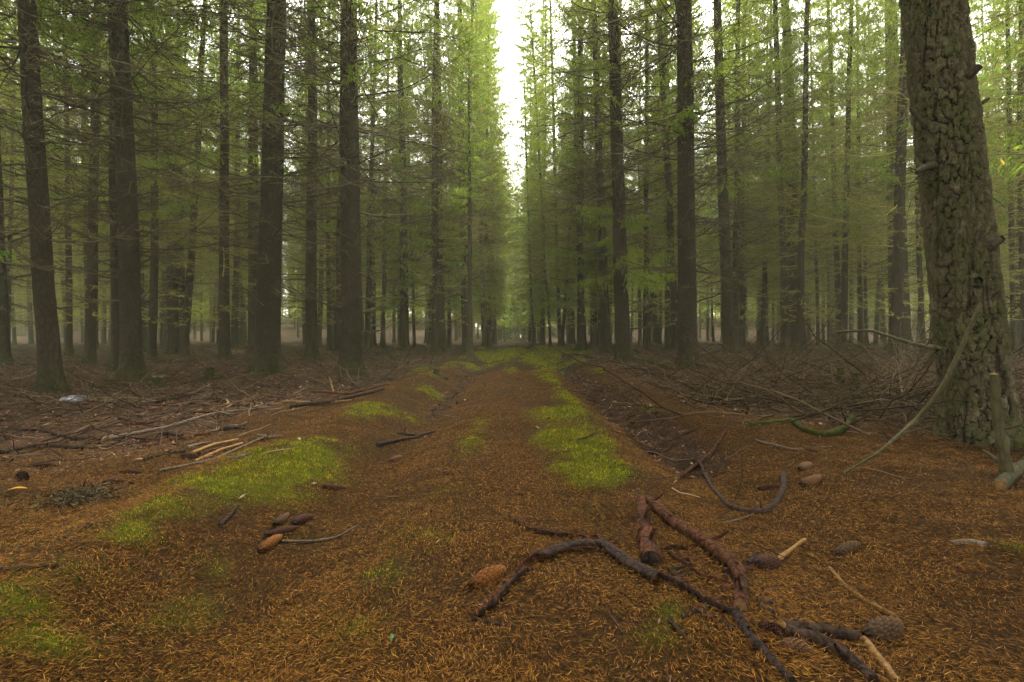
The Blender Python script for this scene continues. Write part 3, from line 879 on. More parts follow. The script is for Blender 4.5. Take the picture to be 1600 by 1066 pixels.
# ------------------------------------------------------------------ big pine
def pine():
    base = gp(1533, 688)
    d = base[1]
    r0 = 120 / F * d / 2 / math.sqrt(1 + (base[0] / d) ** 2)
    lean = math.atan((1449 - 1533) / 688)
    t = empty('pine_tree', (base[0], base[1], base[2] - .03), 'massive old pine with deeply cracked mossy bark in the right foreground', 'pine tree')
    t.rotation_euler = (0, lean, 0)
    r = np.random.default_rng(5)
    NS, NZ = 320, 640
    th = np.arange(NS) * 2 * PI / NS
    zs = np.concatenate([np.linspace(-.3, 4.6, NZ), np.linspace(4.7, 22, 24)])
    zz, tt = np.meshgrid(zs, th, indexing='ij')
    taper = np.clip(1 - np.maximum(zz, 0) / 23, .03, 1) ** .8
    R = r0 * taper * (1 + .22 * np.exp(-np.maximum(zz, -.1) / .35)) * (1 + .06 * np.cos(3 * tt + 1) + .16 * np.cos(5 * tt + .4) * np.exp(-np.maximum(zz, 0) / .3))
    # bark plates: cellular cracks on the unrolled cylinder
    cu, cz = .062, .115
    per = int(round(2 * PI * r0 / cu)); sx = tt / (2 * PI) * per + .6 * fbm(np.cos(tt) * 3 + 10, np.sin(tt) * 3 + zz * 5, 3, 3) + .35 * fbm(tt * 10, zz * 30, 4, 3)
    sz = zz / cz + .5 * fbm(np.cos(tt) * 3 + 30, np.sin(tt) * 3 + zz * 4, 8, 3) + .3 * fbm(tt * 10 + 40, zz * 30, 6, 3)
    f1 = np.full(zz.shape, 9.); f2 = f1.copy(); cell = np.zeros(zz.shape)
    ix, iz = np.floor(sx), np.floor(sz)
    for a in (-1, 0, 1):
        for b in (-2, -1, 0, 1, 2):
            gx_, gz_ = ix + a, iz + b
            wx = np.mod(gx_, per)
            px_ = gx_ + _hash(wx, gz_, 1); pz_ = gz_ + _hash(wx, gz_, 2)
            dd = np.hypot(sx - px_, sz - pz_)
            nf = dd < f1
            f2 = np.where(nf, f1, np.minimum(f2, dd)); cell = np.where(nf, _hash(wx, gz_, 3), cell); f1 = np.where(nf, dd, f1)
    e = f2 - f1
    opn = .50 + .50 * sstep(-.25, .35, fbm(np.cos(tt) * 2 + 60, np.sin(tt) * 2 + zz * 1.6, 44, 3) + .25 * np.abs(np.cos(tt)))
    plate = 1 - opn * (1 - sstep(.0, .13, e))
    qx, qz = sx * 2.3 + .5 * fbm(tt * 9, zz * 14, 71, 3), sz * 1.9 + .5 * fbm(tt * 9 + 30, zz * 14, 73, 3)
    g1 = np.full(zz.shape, 9.); g2 = g1.copy(); sub = np.zeros(zz.shape); per2 = int(round(per * 2.3))
    ix, iz = np.floor(qx), np.floor(qz)
    for a in (-1, 0, 1):
        for b in (-1, 0, 1):
            wx = np.mod(ix + a, per2); dd = np.hypot(qx - (ix + a + _hash(wx, iz + b, 11)), qz - (iz + b + _hash(wx, iz + b, 12)))
            nf = dd < g1
            g2 = np.where(nf, g1, np.minimum(g2, dd)); sub = np.where(nf, _hash(wx, iz + b, 13), sub); g1 = np.where(nf, dd, g1)
    crack2 = 1 - sstep(.0, .10, g2 - g1)
    flake = np.floor(3.0 * (vn(tt * 14, zz * 16, 51) + .5 * vn(tt * 30, zz * 45, 52))) / 3.0
    furrow = np.clip(1 - 3.2 * np.abs(fbm(np.cos(tt) * 4.5 + 80, np.sin(tt) * 4.5 + zz * 3.6, 61, 4)), 0, 1) ** 1.5 * sstep(-.05, .35, fbm(np.cos(tt) * 5, np.sin(tt) * 5 + zz * 2.5, 64, 3))
    plate = np.minimum(plate, 1 - .8 * furrow)
    disp = .030 * (plate - 1) + .014 * plate * (cell - .5) + .009 * plate * (sub - .5) - .006 * crack2 + .007 * flake * plate
    plate = plate * (1 - .55 * crack2); cell = .5 * cell + .5 * sub + .006 * fbm(tt * 16 + 3, zz * 30, 19, 4) + .014 * fbm(np.cos(tt) * 3 + 5, np.sin(tt) * 3 + zz * 3.0, 29, 3)
    R = R + disp * np.clip(taper * 1.2, .2, 1)
    V = np.stack([R * np.cos(tt), R * np.sin(tt), zz], -1)
    idx = np.arange(V.shape[0] * NS).reshape(V.shape[:2]); nx = np.roll(idx, -1, 1)
    Q = np.stack([idx[:-1], nx[:-1], nx[1:], idx[1:]], -1)
    m, nt, out = new_mat('old pine bark'); N = NT(nt)
    tc = N.n('ShaderNodeTexCoord'); p = tc.outputs['Object']
    at = N.n('ShaderNodeAttribute', attribute_name='plate').outputs['Fac']; ce = N.n('ShaderNodeAttribute', attribute_name='cell').outputs['Fac']
    fine = N.noise(p, 30, 7, .7); mid = N.noise(p, 7, 4, .6); big = N.noise(p, 2.2, 3)
    c = N.ramp(N.math('ADD', N.math('MULTIPLY', fine, .7), N.math('MULTIPLY', ce, .3)), [(.25, (0.01698, 0.01236, 0.007644)), (.5, (0.06365, 0.04943, 0.02839)), (.75, (0.1433, 0.1123, 0.0677))])
    lich = N.ramp(N.math('ADD', N.math('MULTIPLY', mid, .6), N.math('MULTIPLY', big, .5)), [(.48, (0, 0, 0)), (.64, (1, 1, 1))])
    c = N.mix(N.math('MULTIPLY', lich, .75), c, (.048, .052, .015))
    mo = N.ramp(N.noise(p, 11, 5, .75), [(.54, (0, 0, 0)), (.64, (1, 1, 1))])
    c = N.mix(N.math('MULTIPLY', mo, .55), c, (.030, .042, .006))
    c = N.mix(N.ramp(at, [(.25, (1, 1, 1)), (.80, (0, 0, 0))]), c, (.010, .0075, .005))
    N.bsdf(out, c, .95, N.bump(N.math('ADD', fine, N.math('MULTIPLY', N.noise(p, 90, 3, .7), .5)), .03), .04)
    M['pinebark'] = m
    obj('trunk', quads_mesh('trunk', V, Q, m, True, {'plate': plate, 'cell': cell}), t)
    cr = crown_mesh('crown', 888, 9.5, 22, 3.2, 110, 26, 7, .018, 0); obj('crown', cr, t)
    rr = lambda z: r0 * (1 - z / 23) ** .8
    # broken branch stubs with dark sockets
    for (z, a, L, up, th_) in [(2.30, PI * 1.1, .16, -.35, .028), (2.62, PI * 1.08, .12, .8, .022), (1.62, -1.1, .05, .1, .045), (1.33, -1.95, .03, .1, .045), (2.75, -.05, .12, .2, .02), (2.95, -1.3, .05, .1, .035)]:
        e_ = .2
        P = lines(np.array([[math.cos(a) * rr(z) * .80, math.sin(a) * rr(z) * .85, z]]), np.array([[math.cos(a), math.sin(a), e_]]), np.array([L + .05]), 8, np.array([up]), np.array([0.]), .03, r)
        mb = MB(); mb.add(*tubes(P, th_ * np.linspace(1.5, .6, 8)[None] * U(.85, 1.15, (1, 8)), 10)); 
        obj('branch_stub', mb.mesh('branch_stub', M['bough'], True), t)
    # drooping lichen covered twigs
    for (z, a, n) in [(2.20, PI * 1.08, 9), (1.85, PI * 1.2, 6), (2.05, -2.2, 5), (.95, PI * 1.05, 8), (.7, PI * 1.15, 8), (.55, .1, 7), (1.2, -.15, 5)]:
        aa = a + r.normal(0, .25, n); 
        o = np.stack([np.cos(aa) * rr(z) * .98, np.sin(aa) * rr(z) * .98, z + r.normal(0, .06, n)], -1)
        dd = norm(np.stack([np.cos(aa), np.sin(aa), r.uniform(-.3, .5, n)], -1) + r.normal(0, .35, (n, 3)))
        P = lines(o, dd, r.uniform(.2, .55, n), 10, r.uniform(-1.3, .1, n), r.uniform(-.3, .1, n), .03, r)
        mb = MB(); mb.add(*tubes(P, r.uniform(.003, .006, n)[:, None] * np.linspace(1, .4, 10)[None], 4))
        j = r.integers(2, 8, (n, 4)); ar = np.arange(n)[:, None]
        Ps = lines(P[ar, j].reshape(-1, 3), norm((P[ar, j + 1] - P[ar, j]).reshape(-1, 3) + r.normal(0, .02, (n * 4, 3))), r.uniform(.08, .25, n * 4), 5, r.uniform(-.8, .1, n * 4), np.zeros(n * 4), .06, r)
        mb.add(*tubes(Ps, r.uniform(.0018, .003, n * 4)[:, None] * np.linspace(1, .4, 5)[None], 3))
        obj('twig_spray', mb.mesh('twig_spray', M['palestick']), t)
    PLACED.append((base[0], base[1]))
    return base


PINE = pine()


# ------------------------------------------------------------------ sticks, bark, cones, stumps placed where the photo shows them
def smooth_path(pts, n):
    pts = np.asarray(pts, float)
    seg = np.r_[0, np.cumsum(np.linalg.norm(np.diff(pts, axis=0), axis=1))]
    t = np.linspace(0, seg[-1], n)
    lin = np.stack([np.interp(t, seg, pts[:, k]) for k in range(3)], -1)
    k = max(1, n // 14)
    pad = np.concatenate([np.repeat(lin[:1], k, 0), lin, np.repeat(lin[-1:], k, 0)])
    ker = np.hanning(2 * k + 3)[1:-1]; ker /= ker.sum()
    sm = np.stack([np.convolve(pad[:, c], ker, 'same') for c in range(3)], -1)[k:-k]
    sm[0], sm[-1] = lin[0], lin[-1]
    return sm


def world_pts(px, r, lift=0.0):
    out = []
    for q in px:
        if len(q) >= 3:
            dd = ray(q[0], q[1]); out.append(np.array([0, 0, CAMZ]) + dd * q[2])
        else:
            p = gp(*q); p[2] += r * .55 + lift * .8; out.append(p)
    return out


def stick(name, px, r0, r1, mat, label, cat, group=None, lift=0.0, sides=10, knots=0, capmat=None, seed=0, n=None, flakes=0):
    r = np.random.default_rng(4000 + seed)
    W = world_pts(px, r0, lift)
    length = sum(np.linalg.norm(W[i + 1] - W[i]) for i in range(len(W) - 1))
    n = n or int(np.clip(length / .025, 8, 60))
    P = smooth_path(W, n)
    org = P[0].copy(); org[2] = float(H(org[0], org[1]))
    P = P - org
    rad = np.linspace(r0, r1, n) * (1 + .10 * r.normal(size=n))
    a = np.arange(sides) * 2 * PI / sides
    V, Q = tubes(P[None], rad[None], sides)
    lump = fbm(np.repeat(np.arange(n), sides) * .33, np.tile(np.arange(sides), n) * .55, seed + 300, 3)
    ctr = np.repeat(P, sides, 0)
    V = ctr + (V - ctr) * (1 + .17 * lump)[:, None] + r.normal(0, .05, V.shape) * np.repeat(rad, sides)[:, None]
    mb = MB(); mb.add(V, Q)
    # broken ends
    for e, s in ((0, 1), (n - 1, -1)):
        ring = V.reshape(n, sides, 3)[e]; c = ring.mean(0)
        tdir = P[min(e + 1, n - 1)] - P[max(e - 1, 0)]; tdir /= np.linalg.norm(tdir)
        inner = c + (ring - c) * .45 - s * tdir * rad[e] * r.uniform(-.3, .7, (sides, 1))
        k = np.arange(sides)
        VV = np.concatenate([ring, inner, [c - s * tdir * rad[e] * .2]])
        QQ = np.stack([k, np.roll(k, -1), np.roll(k, -1) + sides, k + sides], -1)
        h = np.arange(0, sides, 2)
        Q3 = np.stack([h + sides, (h + 1) % sides + sides, (h + 2) % sides + sides, np.full(len(h), 2 * sides)], -1)
        mb.add(VV, np.concatenate([QQ, Q3]), mat=1 if capmat else 0)
    for k in range(knots):
        j = r.integers(2, n - 3); tdir = P[j + 1] - P[j]; tdir /= np.linalg.norm(tdir)
        sd = norm(np.cross(tdir, r.normal(size=3)) + tdir * .6); sd[2] = abs(sd[2])
        L = r.uniform(1.2, 3.5) * rad[j] + .02
        Pk = lines(P[j][None], sd[None], np.array([L]), 4, np.array([.1]), np.array([0.]), .04, r)
        mb.add(*tubes(Pk, rad[j] * .35 * np.linspace(1.2, .6, 4)[None], 6))
    nf = flakes
    if nf:
        j = r.integers(1, n - 2, nf); q = r.uniform(0, 2 * PI, nf)
        tdir = norm(P[j + 1] - P[j]); ref = np.broadcast_to(np.array([0, 0, 1.]), tdir.shape)
        n1 = norm(np.cross(tdir, ref)); n2 = np.cross(n1, tdir)
        er = np.cos(q)[:, None] * n1 + np.sin(q)[:, None] * n2; et = np.cross(tdir, er)
        rj = rad[j][:, None]
        A = P[j] + er * rj * .93; dv = norm(tdir * r.choice([-1, 1], (nf, 1)) + er * r.uniform(.02, .35, (nf, 1)) + et * r.normal(0, .4, (nf, 1)))
        mb.add(*diamonds(A, A + dv * r.uniform(.4, 1.6, (nf, 1)) * rj, et * r.uniform(.15, .45, (nf, 1)) * rj))
    me = mb.mesh(name, [mat, capmat] if capmat else mat, True)
    o = obj(name, me); o.location = org
    o['label'] = label; o['category'] = cat
    if group: o['group'] = group
    return o


def bark_strip(px, w0, w1, label, seed, group='curled bark strips in the foreground', arc=1.0 * PI, lift=.008, mat=None, twist=(PI + .3, PI + .3)):
    r = np.random.default_rng(seed)
    W = world_pts(px, w0, lift)
    n = 46
    P = smooth_path(W, n); org = P[0].copy(); org[2] = float(H(org[0], org[1])); P -= org
    rad = np.interp(np.linspace(0, 1, n), [0, .12, .6, 1], [w0 * .5, w0, (w0 + w1) / 2, w1]) * (1 + .10 * r.normal(size=n))
    k = 9
    V, Q = tubes(P[None], rad[None], k, arc, np.interp(np.linspace(0, 1, n), [0, .45, .62, 1], [twist[0], twist[0], twist[1], twist[1]]) + .12 * r.normal(size=n))
    V = V + r.normal(0, .0012, V.shape)
    me = quads_mesh('bark_strip', V, Q, [M['redbark'], mat or M['darkbark']], True)
    o = obj('bark_strip', me); o.location = org
    sm = o.modifiers.new('thick', 'SOLIDIFY'); sm.thickness = .005; sm.offset = 0; sm.material_offset = 1; sm.material_offset_rim = 0
    o['label'] = label; o['category'] = 'bark strip'; o['group'] = group
    return o


bark_strip([(803, 815), (830, 829), (870, 836), (915, 839), (940, 856), (985, 890), (1030, 914)], .018, .026, 'long black strip of curled bark crossing over the bowed one in the foreground', 1, twist=(PI + .2, .2))
bark_strip([(744, 966), (770, 940), (800, 905), (840, 880), (890, 861), (940, 858)], .025, .020, 'bowed dark strip of curled bark ending beside the orange cone', 2, twist=(PI + .5, .3))
bark_strip([(1018, 896), (1050, 908), (1085, 925), (1112, 945), (1150, 962)], .030, .020, 'short dark strip of bark lying below the stout red bark tube', 3)
bark_strip([(1045, 866), (1075, 885), (1100, 903), (1145, 912)], .013, .016, 'reddish broken bark sliver between the stout tube and the long red branch', 4, mat=M['redbark'])
bark_strip([(1028, 862), (1050, 856), (1076, 857)], .012, .012, 'small dark red bark curl right of the stout tube', 5, mat=M['redbark'])
G1 = 'fallen sticks in the foreground'
stick('bark_tube', [(1002, 787), (1006, 830), (1018, 884)], .026, .036, M['redbark'], 'stout reddish tube of bark with a hollow dark end', 'bark tube', lift=.004, sides=16, knots=2, capmat=M['darkbark'], flakes=70, seed=1)
stick('fallen_branch', [(1012, 788), (1058, 828), (1108, 860), (1148, 892), (1160, 918), (1157, 962)], .026, .022, M['redbark'], 'long reddish peeling branch slanting down right beside the stout bark tube', 'branch', G1, lift=.012, sides=14, knots=3, capmat=M['wood'], flakes=160, seed=2)
stick('fallen_branch', [(1148, 960), (1172, 1000), (1205, 1035), (1238, 1070)], .016, .010, M['darkbark'], 'black thin branch running off the lower end of the long reddish branch', 'branch', G1, sides=10, knots=1, flakes=50, seed=3)
stick('fallen_branch', [(1222, 986), (1275, 992), (1338, 1002)], .020, .017, M['log'], 'dark thick stick lying level, upper one of the two at lower right', 'branch', G1, lift=.006, sides=12, capmat=M['wood'], flakes=50, seed=4)
stick('fallen_branch', [(1228, 992), (1285, 1010), (1322, 1032), (1365, 1072)], .019, .021, M['log'], 'dark thick stick bending to the bottom edge, lower one of two at lower right', 'branch', G1, sides=12, knots=1, flakes=70, seed=5)
stick('fallen_branch', [(1350, 1002), (1375, 1035), (1402, 1070)], .011, .013, M['wood'], 'tan bare stick leading from the large brown cone to the bottom edge', 'branch', G1, sides=8, seed=6)
stick('fallen_branch', [(1296, 889), (1318, 915), (1352, 940), (1404, 967)], .007, .006, M['wood'], 'thin tan curved twig above the large brown cone', 'branch', G1, sides=8, seed=7)
stick('fallen_branch', [(1208, 882), (1232, 864), (1258, 845)], .011, .008, M['wood'], 'pale orange stick pointing up right from the dark broken cone', 'branch', G1, sides=8, seed=8)
stick('fallen_branch', [(1092, 722), (1112, 765), (1142, 798), (1190, 808), (1214, 790), (1226, 765), (1224, 744)], .009, .019, M['darkbark'], 'dark hooked branch with a mossy bend, curling upward', 'branch', G1, lift=.01, sides=10, knots=2, flakes=60, seed=9)
stick('fallen_branch', [(1058, 752), (1085, 733), (1112, 712), (1136, 674)], .017, .014, M['redbark'], 'reddish tan branch slanting up beside the dark churned soil', 'branch', G1, lift=.015, sides=10, knots=2, capmat=M['wood'], flakes=60, seed=10)
stick('fallen_branch', [(1172, 668), (1225, 662), (1268, 654), (1302, 641)], .020, .010, M['mossystick'], 'straight green mossy branch lying in front of the brush', 'branch', 'mossy branches by the brush', lift=.02, sides=10, seed=11)
stick('fallen_branch', [(1240, 664), (1262, 680), (1292, 685), (1318, 676), (1334, 656)], .026, .030, M['mossystick'], 'fat green mossy branch bowed like a smile in front of the brush', 'branch', 'mossy branches by the brush', lift=.02, sides=12, seed=12)
dp = PINE[1]
stick('leaning_branch', [(1532, 476, dp - .62), (1500, 548, dp - .65), (1470, 610, dp - .68), (1432, 655, dp - .62), (1372, 708, dp - .58 - .35), (1318, 742)], .016, .007, M['palestick'], 'long pale dead branch leaning against the big pine and curving down to the needles', 'branch', sides=12, knots=2, seed=13)
stick('fallen_branch', [(1308, 519, dp + .9), (1360, 516, dp + .7), (1425, 537, dp + .4), (1475, 546, dp - .1)], .012, .020, M['palestick'], 'greenish dead branch reaching out level left from the big pine', 'branch', sides=10, knots=2, flakes=60, seed=14)
dq = float(gp(1574, 752)[1])
stick('mossy_post', [(1553, 585, dq + .05), (1560, 660, dq + .04), (1570, 712, dq + .01), (1574, 752)], .020, .032, M['palestick'], 'short mossy broken stem standing in front of the big pine', 'broken stem', sides=14, capmat=M['wood'], knots=2, seed=15)
stick('log', [(1562, 768), (1590, 742), (1640, 706)], .032, .036, M['palestick'], 'pale mossy log end at the right edge by the broken stem', 'log', lift=.02, sides=16, capmat=M['wood'], seed=16)
stick('broken_stem', [(1318, 655), (1312, 580)] if 0 else [(1318, 640, 6.2), (1313, 575, 6.2)], .045, .035, M['mossystick'], 'mossy rotting stub standing in the brush, left one of two', 'stub', 'mossy stubs', sides=12, seed=17)
stick('broken_stem', [(1340, 650, 6.0), (1336, 583, 6.0)], .05, .04, M['mossystick'], 'mossy rotting stub standing in the brush, right one of two', 'stub', 'mossy stubs', sides=12, seed=18)
stick('fallen_branch', [(1488, 851), (1515, 847), (1542, 856)], .014, .018, M['greystick'], 'short dark stick half buried in needles at the right', 'branch', G1, lift=-.008, sides=10, seed=19)
G2 = 'sticks on the left woodland floor'
stick('fallen_branch', [(300, 712), (335, 698), (372, 690)], .012, .009, M['wood'], 'pale yellow stick, upper of the bundle left of the bright moss hump', 'branch', G2, lift=.015, seed=20)
stick('fallen_branch', [(305, 724), (345, 706), (378, 696)], .012, .010, M['wood'], 'pale yellow stick, lower of the bundle left of the bright moss hump', 'branch', G2, lift=.01, seed=21)
stick('fallen_branch', [(250, 738), (330, 722), (415, 684)], .009, .007, M['greystick'], 'long thin brown stick ending above the bright moss hump', 'branch', G2, lift=.008, seed=22)
stick('fallen_branch', [(170, 690), (260, 672), (330, 650), (420, 640)], .016, .010, M['greystick'], 'long grey stick sloping up across the left woodland floor', 'branch', G2, lift=.02, knots=3, seed=23)
stick('fallen_branch', [(450, 640), (520, 632), (600, 612)], .028, .022, M['log'], 'dark log at the back of the stick pile left of the track', 'branch', G2, lift=.03, capmat=M['wood'], knots=2, flakes=40, seed=24)
stick('fallen_branch', [(490, 618), (545, 622), (605, 606)], .022, .016, M['redbark'], 'reddish stick on the stick pile left of the track', 'branch', G2, lift=.06, seed=25)
stick('fallen_branch', [(440, 632), (500, 634), (548, 630)], .018, .014, M['wood'], 'pale orange stick at the front of the stick pile left of the track', 'branch', G2, lift=.03, seed=26)
stick('fallen_branch', [(515, 590, 9.6), (522, 618)], .012, .014, M['wood'], 'short pale stick standing upright by the stick pile', 'branch', G2, seed=27)
stick('fallen_branch', [(590, 698), (625, 690), (655, 686)], .020, .016, M['darkbark'], 'dark reddish stick lying across the left wheel rut, nearer one', 'branch', G2, lift=.01, knots=2, flakes=40, seed=28)
stick('fallen_branch', [(622, 680), (655, 684), (680, 677)], .016, .014, M['darkbark'], 'dark reddish stick lying across the left wheel rut, farther one', 'branch', G2, lift=.012, knots=2, seed=29)
stick('fallen_branch', [(0, 712), (60, 700), (130, 705)], .016, .012, M['log'], 'dark stick at the left edge among twigs', 'branch', G2, lift=.02, seed=30)
stick('fallen_branch', [(210, 640), (290, 622), (345, 608)], .018, .012, M['log'], 'dark slanting branch below the small stump on the left', 'branch', G2, lift=.03, knots=2, seed=31)
stick('fallen_branch', [(0, 893), (45, 890), (92, 886)], .010, .007, M['darkbark'], 'black twig in the grass at the left edge', 'branch', G2, seed=32)
stick('fallen_branch', [(100, 842), (125, 830), (150, 818)], .008, .006, M['darkbark'], 'black twig on the left verge pointing to the bright moss hump', 'branch', G2, seed=33)
stick('fallen_branch', [(344, 825), (358, 810), (372, 794)], .012, .010, M['darkbark'], 'short dark stick in the green verge above the cone group', 'branch', G2, lift=.006, seed=34)
stick('fallen_branch', [(440, 848), (490, 848), (525, 842), (560, 822)], .006, .004, M['greystick'], 'thin bent twig touching the lit cone of the cone group', 'branch', G2, lift=.004, seed=35)
stick('fallen_branch', [(740, 968), (775, 976), (800, 980)], .006, .005, M['darkbark'], 'thin black twig under the end of the bowed bark strip', 'branch', G1, seed=36)
stick('fallen_branch', [(12, 600), (45, 592), (64, 582)], .03, .022, M['wood'], 'pale fallen branch behind the leftmost dark trunk', 'branch', G2, lift=.03, seed=37)
stick('fallen_branch', [(880, 560), (900, 556), (925, 562)], .05, .04, M['log'], 'dark mossy log beside the right track edge far off', 'branch', lift=.05, seed=38)
stick('fallen_branch', [(1005, 566), (1030, 574), (1060, 580)], .06, .05, M['mossystick'], 'mossy log lying at the foot of the thick scaly trunk', 'branch', lift=.05, seed=39)
stick('fallen_branch', [(905, 690), (930, 681), (950, 665)], .010, .007, M['darkbark'], 'thin dark twig across the right moss strip', 'branch', G1, lift=.01, seed=40)
stick('fallen_branch', [(1130, 820), (1160, 812), (1190, 800)], .005, .003, M['greystick'], 'thin grey twig beneath the dark hooked branch', 'branch', G1, lift=.006, seed=41)
stick('fallen_branch', [(1180, 690), (1240, 705), (1300, 700)], .010, .006, M['greystick'], 'grey twig on needles below the mossy branches', 'branch', G1, lift=.006, seed=42)
stick('fallen_branch', [(1400, 690), (1470, 672), (1560, 650)], .008, .005, M['palestick'], 'thin pale twig lying in front of the big pine foot', 'branch', G1, lift=.06, seed=43)


rf = np.random.default_rng(77)
for k in range(26):
    u0, v0 = rf.uniform(1040, 1230), rf.uniform(865, 990); an = rf.uniform(-.9, .9); ll = rf.uniform(14, 42)
    q = stick('bark_fragment', [(u0, v0), (u0 + ll * .5 * math.cos(an), v0 + ll * .5 * math.sin(an) + rf.uniform(-4, 4)), (u0 + ll * math.cos(an), v0 + ll * math.sin(an))], rf.uniform(.004, .012), rf.uniform(.004, .009),
              M['darkbark'] if k % 3 else M['redbark'], 'small dark bark fragment strewn among the reddish branches', 'bark fragment', 'bark fragments among the reddish branches', lift=.003, sides=7, seed=500 + k)
for k in range(26):
    u0, v0 = rf.uniform(20, 430), rf.uniform(625, 720); an = rf.uniform(-.5, .4); ll = rf.uniform(25, 80)
    q = stick('floor_stick', [(u0, v0), (u0 + ll * .5 * math.cos(an), v0 + ll * .25 * math.sin(an) + rf.uniform(-3, 3)), (u0 + ll * math.cos(an), v0 + ll * .5 * math.sin(an))], rf.uniform(.010, .022), rf.uniform(.006, .014),
              [M['log'], M['redbark'], M['greystick']][k % 3], 'short dark stick in the brown litter left of the track', 'stick', 'short sticks littering the left woodland floor', lift=.006, sides=8, knots=1, seed=540 + k)


# cones
def cone_mesh(name, L, R, mat, seed, opened=.25, curve=0.0):
    r = np.random.default_rng(seed)
    mb = MB(); tips = []
    n = 96; k = np.arange(n); t = (k + .5) / n
    prof = lambda t: R * (np.sin(np.clip(t, 0, 1) ** .8 * PI) ** .62 * .92 + .06)
    # core
    tz = np.linspace(0, 1, 16); th = np.arange(12) * 2 * PI / 12
    core = np.stack([np.outer(prof(tz) * .6, np.cos(th)), np.outer(prof(tz) * .6, np.sin(th)), np.repeat((tz * L)[:, None], 12, 1)], -1)
    idx = np.arange(16 * 12).reshape(16, 12); nx = np.roll(idx, -1, 1)
    mb.add(core, np.stack([idx[:-1], nx[:-1], nx[1:], idx[1:]], -1)); tips.append(np.zeros(192))
    a = k * 2.399963
    er = np.stack([np.cos(a), np.sin(a), 0 * a], -1); et = np.stack([-np.sin(a), np.cos(a), 0 * a], -1); ez = np.array([0, 0, 1.])
    pr = prof(t)[:, None]; zc = (t * L)[:, None]
    w = R * .46; h = L * .13
    b = er * pr * .55 + ez * (zc - h * .5)
    m1 = er * pr * (.94 + opened * .25) + ez * (zc + h * .15)
    tip = er * pr * (1.06 + opened * .65) + ez * (zc + h * .75)
    dome = er * pr * (1.10 + opened * .4) + ez * (zc + h * .2)
    V = np.stack([b - et * w * .6, b + et * w * .6, m1 - et * w, m1 + et * w, dome, tip - et * w * .35, tip + et * w * .35, tip + ez * h * .12], 1)
    base = np.arange(n)[:, None] * 8
    q = np.array([[0, 1, 4, 2], [1, 3, 4, 4], [2, 4, 7, 5], [4, 3, 6, 7]])
    q[1] = [1, 3, 6, 4]
    q[3] = [4, 6, 7, 5]
    q = np.array([[0, 4, 5, 2], [0, 1, 6, 4], [1, 3, 6, 4], [4, 6, 7, 5]])
    q = np.array([[0, 1, 4, 2], [1, 3, 6, 4], [2, 4, 7, 5], [4, 6, 7, 7]])[:3]
    mb.add(V.reshape(-1, 3), (base[:, :, None] + q[None]).reshape(-1, 4)); tips.append(np.tile([0, 0, .12, .12, .5, .95, .95, 1], n))
    Vc = np.concatenate(mb.v); Vc = Vc - np.array([0, 0, L / 2])
    Vc[:, 0] += curve * (Vc[:, 2] / L) ** 2 * L
    Vc = Vc[:, [2, 1, 0]]          # long axis along x
    return quads_mesh(name, Vc, np.concatenate(mb.q), mat, False, {'tip': np.concatenate(tips)})


CONES = [  # two ends in px, diameter px, material, opened, label
    ((738, 921), (786, 897), 24, 'cone_orange', .25, 'orange lit spruce cone at the end of the bowed bark strip'),
    ((404, 866), (440, 842), 15, 'cone_orange', .1, 'orange tipped spruce cone, lowest of the group of four on the left verge'),
    ((414, 839), (460, 828), 13, 'cone_brown', .1, 'purple brown spruce cone in the middle of the group on the left verge'),
    ((448, 824), (491, 806), 15, 'cone_brown', .1, 'purple brown spruce cone, uppermost right of the group on the left verge'),
    ((430, 826), (450, 812), 12, 'cone_grey', .1, 'short grey cone end at the back of the group on the left verge'),
    ((506, 763), (538, 766), 9, 'cone_brown', .1, 'single purple brown cone lying by itself on the track'),
    ((1305, 870), (1338, 856), 16, 'cone_grey', .3, 'weathered grey cone alone on needles at the right'),
    ((1350, 1002), (1410, 980), 29, 'cone_grey', .5, 'large open grey brown cone above the tan stick'),
    ((1222, 1012), (1266, 1024), 24, 'cone_tan', .3, 'tan chewed cone below the two dark sticks'),
    ((1188, 982), (1222, 998), 22, 'cone_brown', .3, 'reddish cone at the left ends of the two dark sticks'),
    ((1180, 888), (1212, 884), 22, 'cone_brown', .5, 'dark broken cone at the lower end of the pale orange stick'),
    ((1186, 768), (1218, 764), 11, 'cone_brown', .2, 'dark cone just right of the hooked branch base'),
    ((1238, 742), (1274, 728), 12, 'cone_tan', .2, 'pinkish cone right of the hooked branch tip'),
    ((1252, 762), (1282, 752), 14, 'cone_tan', .2, 'pinkish tan cone lower right of the hooked branch tip'),
    ((28, 738), (42, 757), 14, 'cone_brown', .1, 'reddish cone at the left edge above the yellow leaf'),
    ((52, 731), (84, 729), 9, 'cone_brown', .1, 'dark reddish cone lying level near the left edge'),
    ((156, 758), (192, 754), 10, 'cone_brown', .1, 'dark reddish cone beside the pale lichen clump'),
    ((188, 741), (218, 741), 9, 'cone_brown', .1, 'dark reddish cone behind the lichen clump on the left'),
    ((282, 712), (312, 720), 9, 'cone_brown', .1, 'reddish cone at the left end of the pale stick bundle'),
    ((610, 722), (626, 716), 8, 'cone_tan', .1, 'small pale tan cone in the left wheel rut'),
    ((1005, 705), (1030, 712), 10, 'cone_brown', .2, 'dark cone on the churned soil right of the moss strip'),
    ((1255, 702), (1278, 708), 9, 'cone_tan', .2, 'pinkish tan cone below the bowed mossy branch'),
]
